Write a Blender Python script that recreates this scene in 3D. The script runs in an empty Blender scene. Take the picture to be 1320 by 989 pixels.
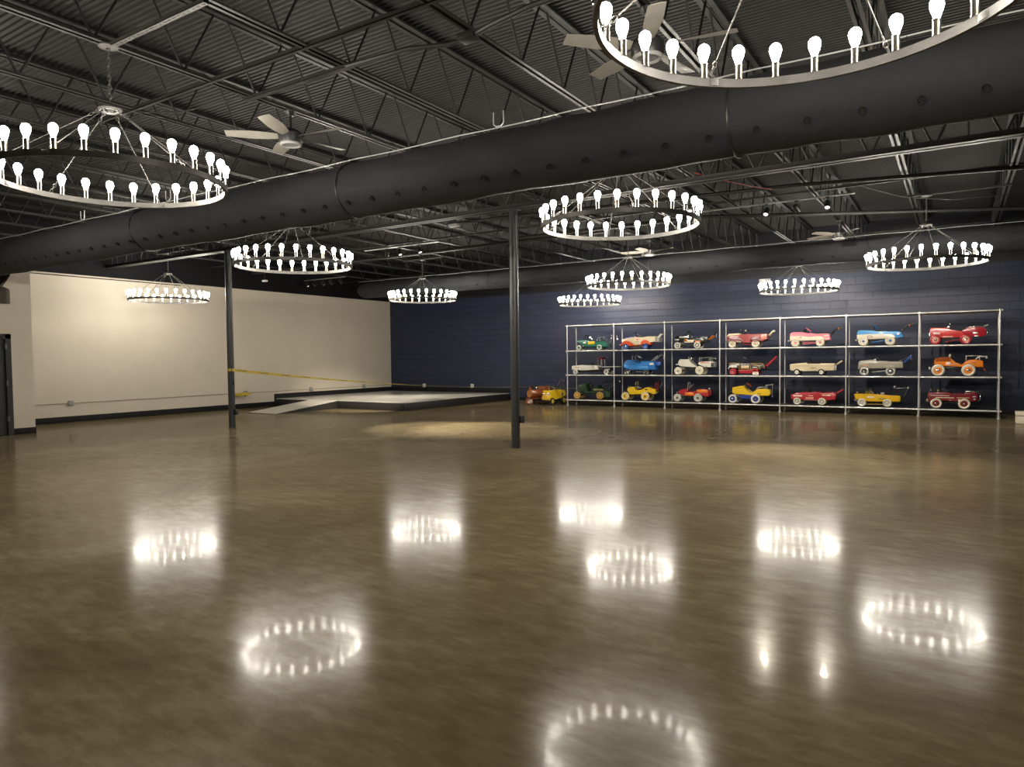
import bpy, bmesh, math, random
from mathutils import Vector, Matrix, noise
random.seed(7)
SC = bpy.context.scene
COL = SC.collection
PI = math.pi

# ---------------------------------------------------------------- camera
yaw, pitch, roll = math.radians(32.5865), math.radians(-2.2199), math.radians(-0.6527)
fwd = Vector((-math.sin(yaw)*math.cos(pitch), math.cos(yaw)*math.cos(pitch), math.sin(pitch)))
r0 = Vector((math.cos(yaw), math.sin(yaw), 0)); u0 = r0.cross(fwd)
rt = r0*math.cos(roll) + u0*math.sin(roll); up = u0*math.cos(roll) - r0*math.sin(roll)
cam = bpy.data.cameras.new('camera'); cam.sensor_width = 36.0; cam.lens = 898.83/1320*36
cam.clip_start = 0.05; cam.clip_end = 200
co = bpy.data.objects.new('camera', cam); COL.objects.link(co)
m3 = Matrix((rt, up, -fwd)).transposed()
co.matrix_world = Matrix.Translation((0, 0, 1.5)) @ m3.to_4x4()
SC.camera = co

# ---------------------------------------------------------------- world, exposure, light levels
w = bpy.data.worlds.new('world'); SC.world = w; w.use_nodes = True
w.node_tree.nodes['Background'].inputs[0].default_value = (.5, .55, .7, 1)
w.node_tree.nodes['Background'].inputs[1].default_value = 0.002
SC.view_settings.view_transform = 'Standard'; SC.view_settings.look = 'None'
SC.view_settings.gamma = 1; SC.view_settings.use_curve_mapping = False
SC.view_settings.exposure = 0.0
SC.cycles.max_bounces = 8; SC.cycles.diffuse_bounces = 4; SC.cycles.glossy_bounces = 4
SC.cycles.sample_clamp_indirect = 4.0
SC.cycles.use_light_tree = True
SC.cycles.use_denoising = True
SC.cycles.caustics_reflective = False; SC.cycles.caustics_refractive = False
BULB_L = 150.0                      # radiance of one filament bulb
BULB_C = (1.0, .925, .80)
SPOT_W = 520.0                      # watts of one track head

# ---------------------------------------------------------------- materials
MATS = {}
def mat(name, c, rough=.5, metal=0., coat=0., spec=.5):
    if name in MATS: return MATS[name]
    m = bpy.data.materials.new(name); m.use_nodes = True
    b = m.node_tree.nodes['Principled BSDF']
    b.inputs['Base Color'].default_value = (*c, 1); b.inputs['Roughness'].default_value = rough
    b.inputs['Metallic'].default_value = metal; b.inputs['Coat Weight'].default_value = coat
    b.inputs['Coat Roughness'].default_value = .08; b.inputs['Specular IOR Level'].default_value = spec
    MATS[name] = m; return m
def N(m, t, **k):
    n = m.node_tree.nodes.new(t)
    for a, v in k.items(): setattr(n, a, v)
    return n
def LK(m, a, b): m.node_tree.links.new(a, b)
def emis(name, c, s):
    m = bpy.data.materials.new(name); m.use_nodes = True; t = m.node_tree; t.nodes.clear()
    e = t.nodes.new('ShaderNodeEmission'); o = t.nodes.new('ShaderNodeOutputMaterial')
    e.inputs[0].default_value = (*c, 1); e.inputs[1].default_value = s
    t.links.new(e.outputs[0], o.inputs[0]); MATS[name] = m; return m
def mottle(name, ca, cb, scale, rough, bump=0., bscale=40., detail=6., spec=.5):
    m = mat(name, ca, rough, spec=spec); b = m.node_tree.nodes['Principled BSDF']
    tc = N(m, 'ShaderNodeTexCoord'); nz = N(m, 'ShaderNodeTexNoise'); nz.inputs['Scale'].default_value = scale
    nz.inputs['Detail'].default_value = detail
    rp = N(m, 'ShaderNodeValToRGB'); rp.color_ramp.elements[0].position = .32; rp.color_ramp.elements[1].position = .7
    rp.color_ramp.elements[0].color = (*ca, 1); rp.color_ramp.elements[1].color = (*cb, 1)
    LK(m, tc.outputs['Object'], nz.inputs['Vector']); LK(m, nz.outputs[0], rp.inputs[0]); LK(m, rp.outputs[0], b.inputs['Base Color'])
    if bump:
        n2 = N(m, 'ShaderNodeTexNoise'); n2.inputs['Scale'].default_value = bscale
        bp = N(m, 'ShaderNodeBump'); bp.inputs['Strength'].default_value = bump; bp.inputs['Distance'].default_value = .02
        LK(m, tc.outputs['Object'], n2.inputs['Vector']); LK(m, n2.outputs[0], bp.inputs['Height']); LK(m, bp.outputs[0], b.inputs['Normal'])
    return m

FLOOR_A = (.117, .085, .042, 1); FLOOR_M = (.188, .145, .078, 1); FLOOR_B = (.288, .234, .139, 1)
def floor_mat():
    m = bpy.data.materials.new('polished_concrete'); m.use_nodes = True; m.node_tree.nodes.clear()
    out = N(m, 'ShaderNodeOutputMaterial'); tc = N(m, 'ShaderNodeTexCoord')
    mp = N(m, 'ShaderNodeMapping'); mp.inputs['Scale'].default_value = (.55, 1.5, 1); mp.inputs['Rotation'].default_value = (0, 0, .45)
    LK(m, tc.outputs['Object'], mp.inputs[0])
    a = N(m, 'ShaderNodeTexNoise'); a.inputs['Scale'].default_value = .7; a.inputs['Detail'].default_value = 9; a.inputs['Roughness'].default_value = .6; a.inputs['Distortion'].default_value = .6
    c = N(m, 'ShaderNodeTexNoise'); c.inputs['Scale'].default_value = 6.5; c.inputs['Detail'].default_value = 9; c.inputs['Roughness'].default_value = .72; c.inputs['Distortion'].default_value = .25
    LK(m, tc.outputs['Object'], a.inputs['Vector']); LK(m, mp.outputs[0], c.inputs['Vector'])
    mx = N(m, 'ShaderNodeMath', operation='ADD'); h = N(m, 'ShaderNodeMath', operation='MULTIPLY'); h.inputs[1].default_value = .5
    LK(m, a.outputs[0], mx.inputs[0]); LK(m, c.outputs[0], mx.inputs[1]); LK(m, mx.outputs[0], h.inputs[0])
    rp = N(m, 'ShaderNodeValToRGB'); e = rp.color_ramp.elements
    e[0].position = .34; e[0].color = FLOOR_A; e[1].position = .66; e[1].color = FLOOR_B
    k = e.new(.5); k.color = FLOOR_M
    LK(m, h.outputs[0], rp.inputs[0])
    d = N(m, 'ShaderNodeTexNoise'); d.inputs['Scale'].default_value = 11; d.inputs['Detail'].default_value = 2
    bp = N(m, 'ShaderNodeBump'); bp.inputs['Strength'].default_value = .02; bp.inputs['Distance'].default_value = .02
    LK(m, tc.outputs['Object'], d.inputs['Vector']); LK(m, d.outputs[0], bp.inputs['Height'])
    df = N(m, 'ShaderNodeBsdfDiffuse'); LK(m, rp.outputs[0], df.inputs['Color'])
    g1 = N(m, 'ShaderNodeBsdfGlossy'); g1.inputs['Roughness'].default_value = .165; g2 = N(m, 'ShaderNodeBsdfGlossy'); g2.inputs['Roughness'].default_value = .06
    LK(m, bp.outputs[0], g1.inputs['Normal']); LK(m, bp.outputs[0], g2.inputs['Normal'])
    fr = N(m, 'ShaderNodeFresnel'); fr.inputs['IOR'].default_value = 1.33
    f1 = N(m, 'ShaderNodeMath', operation='MULTIPLY'); f1.inputs[1].default_value = FLOOR_GLOSS[0]; LK(m, fr.outputs[0], f1.inputs[0])
    f2 = N(m, 'ShaderNodeMath', operation='MULTIPLY'); f2.inputs[1].default_value = FLOOR_GLOSS[1]; LK(m, fr.outputs[0], f2.inputs[0])
    wr = N(m, 'ShaderNodeMapRange'); wr.inputs['From Min'].default_value = .35; wr.inputs['From Max'].default_value = .65; wr.inputs['To Min'].default_value = .8; wr.inputs['To Max'].default_value = 1.2
    w2 = N(m, 'ShaderNodeMath', operation='MULTIPLY'); LK(m, c.outputs[0], wr.inputs[0]); LK(m, wr.outputs[0], w2.inputs[0]); LK(m, f1.outputs[0], w2.inputs[1])
    m1 = N(m, 'ShaderNodeMixShader'); m2 = N(m, 'ShaderNodeMixShader')
    LK(m, w2.outputs[0], m1.inputs[0]); LK(m, df.outputs[0], m1.inputs[1]); LK(m, g1.outputs[0], m1.inputs[2])
    LK(m, f2.outputs[0], m2.inputs[0]); LK(m, m1.outputs[0], m2.inputs[1]); LK(m, g2.outputs[0], m2.inputs[2]); LK(m, m2.outputs[0], out.inputs[0])
    return m
FLOOR_GLOSS = (.60, .115)

def block_mat(name, ca, cb, mortar):
    m = mat(name, ca, .42); b = m.node_tree.nodes['Principled BSDF']
    tc = N(m, 'ShaderNodeTexCoord'); mp = N(m, 'ShaderNodeMapping'); mp.inputs['Rotation'].default_value = (PI/2, 0, 0)
    br = N(m, 'ShaderNodeTexBrick'); br.inputs['Scale'].default_value = 1.0
    br.inputs['Brick Width'].default_value = .41; br.inputs['Row Height'].default_value = .205
    br.inputs['Mortar Size'].default_value = .006; br.inputs['Mortar Smooth'].default_value = .3
    br.inputs['Color1'].default_value = (*ca, 1); br.inputs['Color2'].default_value = (*cb, 1); br.inputs['Mortar'].default_value = (*mortar, 1)
    sx = N(m, 'ShaderNodeSeparateXYZ'); cx = N(m, 'ShaderNodeCombineXYZ')
    LK(m, tc.outputs['Object'], sx.inputs[0]); LK(m, sx.outputs[0], cx.inputs[0]); LK(m, sx.outputs[2], cx.inputs[1])
    LK(m, cx.outputs[0], br.inputs['Vector']); LK(m, br.outputs['Color'], b.inputs['Base Color'])
    nz = N(m, 'ShaderNodeTexNoise'); nz.inputs['Scale'].default_value = 60; nz.inputs['Detail'].default_value = 4
    LK(m, tc.outputs['Object'], nz.inputs['Vector'])
    ad = N(m, 'ShaderNodeMath', operation='MULTIPLY_ADD'); ad.inputs[1].default_value = .12
    iv = N(m, 'ShaderNodeMath', operation='SUBTRACT'); iv.inputs[0].default_value = 1.0
    LK(m, br.outputs['Fac'], iv.inputs[1]); LK(m, nz.outputs[0], ad.inputs[0]); LK(m, iv.outputs[0], ad.inputs[2])
    bp = N(m, 'ShaderNodeBump'); bp.inputs['Strength'].default_value = .6; bp.inputs['Distance'].default_value = .012
    LK(m, ad.outputs[0], bp.inputs['Height']); LK(m, bp.outputs[0], b.inputs['Normal'])
    return m

M_FLOOR = floor_mat()
M_CREAM = mottle('cream_wall_paint', (.55, .495, .41), (.59, .53, .44), 1.2, .62, .05, 160)
M_NAVY = block_mat('navy_block_paint', (.0128, .020, .055), (.0168, .025, .066), (.0098, .015, .042))
M_BLACKBLOCK = block_mat('black_block_paint', (.010, .0105, .016), (.013, .0135, .019), (.008, .008, .012))
M_BLACKWALL = mottle('black_wall_paint', (.0048, .0048, .007), (.0065, .0065, .0088), 2, .75, .04, 120, 6, .2)
M_DECK = mottle('charcoal_deck_paint', (.0125, .0122, .0121), (.0165, .0161, .0158), 1.3, .65, .03, 90)
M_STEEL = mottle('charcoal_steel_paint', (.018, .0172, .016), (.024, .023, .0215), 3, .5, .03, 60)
M_TOPCH = mottle('dark_shaded_steel', (.0075, .0075, .0078), (.010, .010, .010), 3, .55)  # joist steel darkened: shade of top chords and webs put in the colour
M_COL = mottle('black_column_paint', (.030, .031, .033), (.038, .039, .041), 6, .38, .04, 90)
M_BASEB = mottle('black_rubber_base', (.008, .008, .009), (.011, .011, .012), 8, .65, 0, 40, 6, .25)
M_STAGE = mottle('pale_stage_vinyl', (.50, .48, .44), (.58, .56, .51), 1.5, .22, .02, 40)
M_RAMP = mottle('pale_ramp_board', (.50, .475, .41), (.57, .54, .47), 4, .5, .04, 60)
M_FASCIA = mottle('black_fascia_paint', (.011, .011, .011), (.015, .015, .0145), 5, .55)
M_FABRIC = mottle('charcoal_duct_fabric', (.0135, .0148, .0185), (.019, .0205, .025), 2.2, .85, .35, 4)
M_BLK = mat('black_metal', (.018, .018, .02), .4)
M_BOARD = mottle('black_shelf_board', (.012, .012, .013), (.016, .016, .017), 6, .5)
M_GALV = mottle('galvanised_pipe', (.72, .72, .71), (.84, .84, .83), 14, .25); MATS['galvanised_pipe'].node_tree.nodes['Principled BSDF'].inputs['Metallic'].default_value = .6
M_RING = mottle('graphite_iron', (.075, .072, .068), (.10, .095, .088), 9, .42); MATS['graphite_iron'].node_tree.nodes['Principled BSDF'].inputs['Metallic'].default_value = .45
M_SOCK = mat('dark_chrome', (.20, .185, .16), .3, 1)
M_NICKEL = mat('nickel', (.10, .098, .092), .45, .6)
M_WIRE = mat('bright_wire', (.72, .72, .72), .4, .5)
M_BLADE = mottle('pale_fan_blade', (.30, .285, .25), (.36, .34, .30), 5, .5)
M_WHITE = mat('white_plastic', (.75, .74, .72), .4)
M_GREYP = mat('grey_plastic', (.26, .26, .25), .5)
M_STRUT = mottle('weathered_strut', (.045, .043, .039), (.06, .057, .052), 8, .5)
M_TAPE = mat('yellow_tape', (.50, .37, .02), .45)
M_INK = mat('black_ink', (.01, .01, .01), .5)
M_BULB = emis('glowing_bulb', BULB_C, BULB_L)
M_LENS = emis('lit_lens', (1, .95, .86), 4)
M_DOOR = mottle('dark_door_paint', (.022, .023, .025), (.028, .029, .031), 3, .4)

# car paints, linear
PAINT = dict(green=(.02, .16, .11), white=(.72, .70, .62), yellow=(.82, .55, .02), chrome=None, black=(.012, .012, .013),
    navy=(.04, .07, .24), blue=(.03, .10, .42), cream=(.72, .62, .42), orange_red=(.62, .09, .03), pink=(.80, .22, .28), grey=(.36, .35, .33),
    tan=(.50, .38, .22), dark_red=(.16, .012, .016), sky_blue=(.02, .17, .50), bright_blue=(.03, .22, .62), silver=None, dark_green=(.016, .05, .022),
    gold=(.50, .30, .07), brass=(.46, .26, .06), olive=(.24, .22, .05), dark_grey=(.05, .05, .05), ivory=(.70, .64, .50), salmon=(.72, .30, .22),
    red=(.42, .015, .03), orange=(.80, .22, .015), pale_grey=(.48, .47, .42), maroon_red=(.36, .055, .06), maroon=(.15, .008, .016), gloss_black=(.010, .010, .011),
    pale_gold=(.70, .52, .30), royal=(.02, .045, .26), rust=(.30, .06, .02), pale_pink=(.82, .56, .50), light_blue=(.08, .34, .72), taupe_grey=(.32, .29, .23),
    gold_yellow=(.74, .44, .01), bright_red=(.62, .03, .03), wine=(.17, .010, .018), burnt_orange=(.34, .075, .012), loco_orange=(.24, .065, .022), plate_orange=(.46, .17, .035))
def pm(c):
    if c in ('chrome', 'silver'): return mat('car_'+c, (.82, .82, .80) if c == 'chrome' else (.62, .62, .60), .14 if c == 'chrome' else .3, 1)
    return mat('car_'+c, PAINT[c], .22, 0, 1.0)

# ---------------------------------------------------------------- mesh building
class MB:
    def __init__(s): s.bm = bmesh.new()
    def box(s, x0, x1, y0, y1, z0, z1, bev=0.):
        return s.obox(Matrix.Translation(((x0+x1)/2, (y0+y1)/2, (z0+z1)/2)), (x1-x0, y1-y0, z1-z0), bev)
    def obox(s, M, sz, bev=0.):
        r = bmesh.ops.create_cube(s.bm, size=1.0, matrix=M @ Matrix.Diagonal((*sz, 1)))
        if bev:
            es = list({e for v in r['verts'] for e in v.link_edges})
            bmesh.ops.bevel(s.bm, geom=es, offset=bev, segments=2, affect='EDGES', profile=.5, clamp_overlap=True)
        return s
    def cyl(s, p0, p1, r, r2=None, n=12):
        p0, p1 = Vector(p0), Vector(p1); d = p1-p0
        if d.length < 1e-6: return s
        M = Matrix.Translation((p0+p1)/2) @ d.to_track_quat('Z', 'Y').to_matrix().to_4x4()
        bmesh.ops.create_cone(s.bm, cap_ends=True, segments=n, radius1=r, radius2=r if r2 is None else r2, depth=d.length, matrix=M)
        return s
    def sph(s, c, r, n=12, sc=(1, 1, 1)):
        bmesh.ops.create_uvsphere(s.bm, u_segments=n, v_segments=max(6, n//2), radius=r, matrix=Matrix.Translation(c) @ Matrix.Diagonal((*sc, 1)))
        return s
    def tube(s, pts, r, n=8, closed=False):
        P = [Vector(p) for p in pts]; k = len(P); rings = []
        prev = None
        for i, p in enumerate(P):
            a = P[(i-1) % k] if (closed or i > 0) else P[i]; b = P[(i+1) % k] if (closed or i < k-1) else P[i]
            t = (b-a).normalized()
            if prev is None:
                ref = Vector((0, 0, 1)) if abs(t.z) < .9 else Vector((1, 0, 0))
                u = t.cross(ref).normalized()
            else:
                u = (prev - t*prev.dot(t)); u = u.normalized() if u.length > 1e-5 else t.cross(Vector((0, 1, 0))).normalized()
            prev = u; v = t.cross(u)
            sc = 1.0
            if (closed or 0 < i < k-1):
                d1 = (p-a).normalized(); c = max(.45, d1.dot(t)); sc = 1/c
            rr = r*min(sc, 1.3)
            rings.append([s.bm.verts.new(p + (u*math.cos(q) + v*math.sin(q))*rr) for q in [2*PI*j/n for j in range(n)]])
        rng = range(k) if closed else range(k-1)
        for i in rng:
            A, B = rings[i], rings[(i+1) % k]
            for j in range(n):
                try: s.bm.faces.new((A[j], A[(j+1) % n], B[(j+1) % n], B[j]))
                except ValueError: pass
        if not closed:
            s.bm.faces.new(rings[0][::-1]); s.bm.faces.new(rings[-1])
        return s
    def lathe(s, prof, M=None, n=24, closed=False):
        M = M or Matrix()
        rings = []
        for r, h in prof:
            if r < 1e-6: rings.append([s.bm.verts.new(M @ Vector((0, 0, h)))])
            else: rings.append([s.bm.verts.new(M @ Vector((r*math.cos(2*PI*j/n), r*math.sin(2*PI*j/n), h))) for j in range(n)])
        k = len(rings)
        for i in range(k if closed else k-1):
            A, B = rings[i], rings[(i+1) % k]
            for j in range(n):
                q = [A[j % len(A)], A[(j+1) % len(A)], B[(j+1) % len(B)], B[j % len(B)]]
                q2 = []
                for v in q:
                    if v not in q2: q2.append(v)
                if len(q2) > 2:
                    try: s.bm.faces.new(q2)
                    except ValueError: pass
        return s
    def prism(s, pts, y0, y1, bev=0., axis='y'):
        # outline (x, z) pushed along y; axis 'x': outline (y, z) pushed along x; 'z': outline (x, y) pushed along z
        f = {'y': lambda a, b, h: (a, h, b), 'x': lambda a, b, h: (h, a, b), 'z': lambda a, b, h: (a, b, h)}[axis]
        A = [s.bm.verts.new(f(a, b, y0)) for a, b in pts]; B = [s.bm.verts.new(f(a, b, y1)) for a, b in pts]
        n = len(pts)
        fa = s.bm.faces.new(A); fb = s.bm.faces.new(B[::-1])
        for i in range(n): s.bm.faces.new((A[i], B[i], B[(i+1) % n], A[(i+1) % n]))
        if bev:
            es = list(fa.edges) + list(fb.edges)
            bmesh.ops.bevel(s.bm, geom=es, offset=bev, segments=3, affect='EDGES', profile=.5, clamp_overlap=True)
        return s
    def build(s, name, m, parent=None, ang=40, loc=None):
        bmesh.ops.recalc_face_normals(s.bm, faces=s.bm.faces)
        me = bpy.data.meshes.new(name); s.bm.to_mesh(me); s.bm.free()
        me.materials.append(m)
        me.shade_smooth(); me.set_sharp_from_angle(angle=math.radians(ang))
        return link(name, me, parent, loc)
def link(name, data, parent=None, loc=None):
    o = bpy.data.objects.new(name, data); COL.objects.link(o)
    if loc is not None: o.location = loc
    if parent is not None: o.parent = parent
    return o
def tag(o, label, cat, group=None, kind=None):
    o['label'] = label; o['category'] = cat
    if group: o['group'] = group
    if kind: o['kind'] = kind
    return o
def thing(name, label, cat, loc=(0, 0, 0), rz=0., group=None):
    o = bpy.data.objects.new(name, None); COL.objects.link(o); o.location = loc; o.rotation_euler = (0, 0, rz)
    o.empty_display_size = .1
    return tag(o, label, cat, group)
def struct(name, mb, m, label=None, ang=40):
    o = mb.build(name, m, None, ang); o['kind'] = 'structure'
    if label: o['label'] = label
    return o
def copy_tree(o, parent=None):
    c = o.copy(); COL.objects.link(c)
    if parent is not None: c.parent = parent
    for ch in list(o.children): copy_tree(ch, c)
    return c
RZ = lambda a: Matrix.Rotation(a, 4, 'Z')
RX = lambda a: Matrix.Rotation(a, 4, 'X')
RY = lambda a: Matrix.Rotation(a, 4, 'Y')
TR = lambda *p: Matrix.Translation(p)
ORD = ['first', 'second', 'third', 'fourth', 'fifth', 'sixth', 'seventh', 'eighth', 'ninth', 'tenth', 'eleventh', 'twelfth', 'thirteenth', 'fourteenth', 'fifteenth', 'sixteenth', 'seventeenth']

# ---------------------------------------------------------------- the room
XL, XR, YB, YF = -18.45, 5.5, 20.2, -6.0
ZP, ZD = 3.65, 4.86                  # top of the coloured paint, underside of the roof deck
struct('floor', MB().box(XL-.2, XR+.2, YF-.2, YB+.2, -.2, 0), M_FLOOR, 'brown mottled polished concrete floor')
struct('wall_left', MB().box(XL-.2, XL, 6.94, YB, 0, ZP), M_CREAM, 'long cream painted wall')
struct('wall_left_upper', MB().box(XL-.2, XL, YF, YB, ZP, ZD+.1), M_BLACKWALL, 'black painted top of the left wall')
struct('wall_back', MB().box(XL-.2, XR+.2, YB, YB+.2, 0, ZP-.05), M_NAVY, 'navy painted block wall behind the rack')
struct('wall_back_upper', MB().box(XL-.2, XR+.2, YB, YB+.2, ZP-.05, ZD+.1), M_BLACKBLOCK, 'black painted top of the block wall')
struct('wall_right', MB().box(XR, XR+.2, YF, YB, 0, ZD+.1), M_NAVY)
struct('wall_front', MB().box(XL-.2, XR+.2, YF-.2, YF, 0, ZD+.1), M_CREAM)
# corridor wall at the left edge, with the notch the duct runs through and the door opening
wn = MB()
wn.prism([(YF, 0), (5.42, 0), (5.42, 2.03), (6.50, 2.03), (6.50, 0), (6.95, 0), (6.95, 3.47), (6.80, 3.47), (6.66, 3.44), (6.60, 3.33), (6.58, 3.26), (6.45, 3.05), (6.57, 2.99), (6.57, 2.69), (5.0, 2.69), (5.0, 3.47), (YF, 3.47)], -16.56, -16.4, axis='x')
struct('wall_left_near', wn, M_CREAM, 'cream corridor wall with a door at the left edge')
struct('wall_left_return', MB().box(XL, -16.56, 6.80, 6.95, 0, 3.47), M_CREAM)
struct('wall_left_hidden', MB().box(XL-.2, XL, YF, 6.94, 0, ZP), M_BLACKWALL)
# door
d = MB(); d.box(-16.52, -16.47, 5.47, 6.45, .01, 1.98)
for (a, b, e, g) in ((5.58, 5.92, 1.08, 1.85), (6.0, 6.34, 1.08, 1.85), (5.58, 5.92, .15, .95), (6.0, 6.34, .15, .95)):
    d.box(-16.475, -16.462, a, b, e, g, .008)
door = struct('door_1', d, M_DOOR, 'dark grey panelled door at the left edge')
cs = MB(); cs.box(-16.5, -16.385, 6.45, 6.55, 0, 2.08); cs.box(-16.5, -16.385, 5.37, 5.47, 0, 2.08); cs.box(-16.5, -16.385, 5.37, 6.55, 1.98, 2.08)
cs.build('door_frame', M_FASCIA, door)
for z in (1.82, 1.07, .34):
    h = MB(); h.cyl((-16.375, 6.45, z-.05), (-16.375, 6.45, z+.05), .012, n=8); h.box(-16.385, -16.378, 6.43, 6.48, z-.05, z+.05)
    h.build('hinge', M_NICKEL, door)
# skirtings
struct('baseboard_left', MB().box(XL, XL+.02, 6.95, 14.78, 0, .15, .004), M_BASEB)
struct('baseboard_left_stage', MB().box(XL, XL+.025, 14.7, YB, .05, .39, .004), M_BASEB)
struct('baseboard_back_stage', MB().box(XL, -13.0, YB-.025, YB, .2, .39, .004), M_BASEB)
struct('baseboard_back', MB().box(-13.0, XR, YB-.02, YB, 0, .11, .004), M_BASEB)
struct('baseboard_left_near', MB().box(-16.4, -16.38, 6.55, 6.96, 0, .13, .004), M_BASEB)
# roof deck: ribs run left to right
dk = MB(); prof = []
y = YF-.2
while y < YB+.3:
    prof += [(y, ZD), (y+.024, ZD), (y+.034, ZD+.017), (y+.058, ZD+.017)]; y += .068
prof += [(y, ZD+.017), (y, ZD+.12), (YF-.2, ZD+.12)]
dk.prism(prof, XL-.2, XR+.2, axis='x')
struct('ceiling', dk, M_DECK, 'charcoal painted corrugated metal roof deck', 20)

# girder over the columns, joist lines
def angle_bar(mb, p0, p1, wdt, th, gap):   # two flat bars side by side along Y or X
    (x0, y0, z0), (x1, y1, z1) = p0, p1
    if abs(x1-x0) < abs(y1-y0):
        for s in (-1, 1): mb.box(x0+s*gap/2 if s > 0 else x0-gap/2-wdt, x0+gap/2+wdt if s > 0 else x0-gap/2, y0, y1, z0, z0+th); 
        for s in (-1, 1): a = x0+s*gap/2; mb.box(min(a, a+s*th), max(a, a+s*th), y0, y1, z0, z0+wdt)
    else:
        for s in (-1, 1): mb.box(x0, x1, y0+gap/2 if s > 0 else y0-gap/2-wdt, y0+gap/2+wdt if s > 0 else y0-gap/2, z0, z0+th)
        for s in (-1, 1): a = y0+s*gap/2; mb.box(x0, x1, min(a, a+s*th), max(a, a+s*th), z0, z0+wdt)
GY, GZ = 9.64, 3.88
g = thing('roof_girder', 'long charcoal roof truss carried across on the two black columns', 'roof girder', (0, GY, GZ))
a = MB(); angle_bar(a, (XL, 0, 0), (XR, 0, 0), .085, .012, .02); a.build('bottom_chord', M_STEEL, g)
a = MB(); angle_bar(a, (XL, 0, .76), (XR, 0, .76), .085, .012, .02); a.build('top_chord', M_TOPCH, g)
a = MB(); x = XL+.1
while x < XR-.7:
    a.cyl((x, 0, .01), (x+.335, 0, .77), .014, n=6); a.cyl((x+.335, 0, .77), (x+.67, 0, .01), .014, n=6); a.cyl((x+.335, 0, .77), (x+.335, 0, .01), .011, n=6); x += .67
a.build('web_rods', M_STEEL, g)
JX = [-6.05+1.339*k for k in range(-8, 9) if -6.05+1.339*k < XR-.2]
JZ = 4.15
def joist(x, y0, y1, e0, e1, label, group):
    j = thing('roof_joist', label, 'roof joist', (x, 0, JZ), 0, group)
    a = MB(); angle_bar(a, (0, e0, 0), (0, e1, 0), .036, .006, .022); a.build('bottom_chord', M_STEEL, j)
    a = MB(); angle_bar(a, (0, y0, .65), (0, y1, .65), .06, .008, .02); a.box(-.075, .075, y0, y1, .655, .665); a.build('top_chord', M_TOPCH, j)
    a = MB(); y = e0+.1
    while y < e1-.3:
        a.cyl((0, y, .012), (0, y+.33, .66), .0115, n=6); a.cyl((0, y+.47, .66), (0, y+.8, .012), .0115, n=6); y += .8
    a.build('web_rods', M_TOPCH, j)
    return j
for i, x in enumerate(JX):
    joist(x, YF, GY+.02, YF+.2, GY-.35, 'black steel bar joist over the camera side of the girder, %s from the left wall' % ORD[i], 'near bay roof joists')
    joist(x, GY+.06, YB, GY+.12, YB-.1, 'black steel bar joist between girder and navy wall, %s from the left wall' % ORD[i], 'far bay roof joists')

# columns
def column(x, label, boxes):
    c = thing('steel_column', label, 'column', (x, 9.64, 0), 0, 'round black columns')
    MB().cyl((0, 0, .012), (0, 0, GZ-.012), .07, n=32).build('shaft', M_COL, c)
    MB().box(-.1, .1, -.1, .1, GZ-.014, GZ, .003).build('cap_plate', M_COL, c)
    MB().lathe([(0, 0), (.078, 0), (.078, .012), (0, .012)], n=32).build('base_collar', M_COL, c)
    for (bx, by, z, s) in boxes:
        MB().box(bx-s/2, bx+s/2, by-s/2, by+s/2, z-.06, z+.06, .005).build('outlet_box', M_BLK, c)
    MB().tube([(.055, -.05, GZ-.05), (.12, -.1, GZ-.12), (.075, -.03, GZ-.3), (.075, -.03, .45)], .008, 6).build('conduit', M_COL, c)
    return c
column(-13.53, 'black round steel column standing in front of the cream wall', [(.1, .03, .34, .07), (.085, .0, 1.0, .03)])
column(-6.1, 'black round steel column standing alone mid-floor, nearest the camera', [(.1, .03, .47, .07)])

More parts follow.
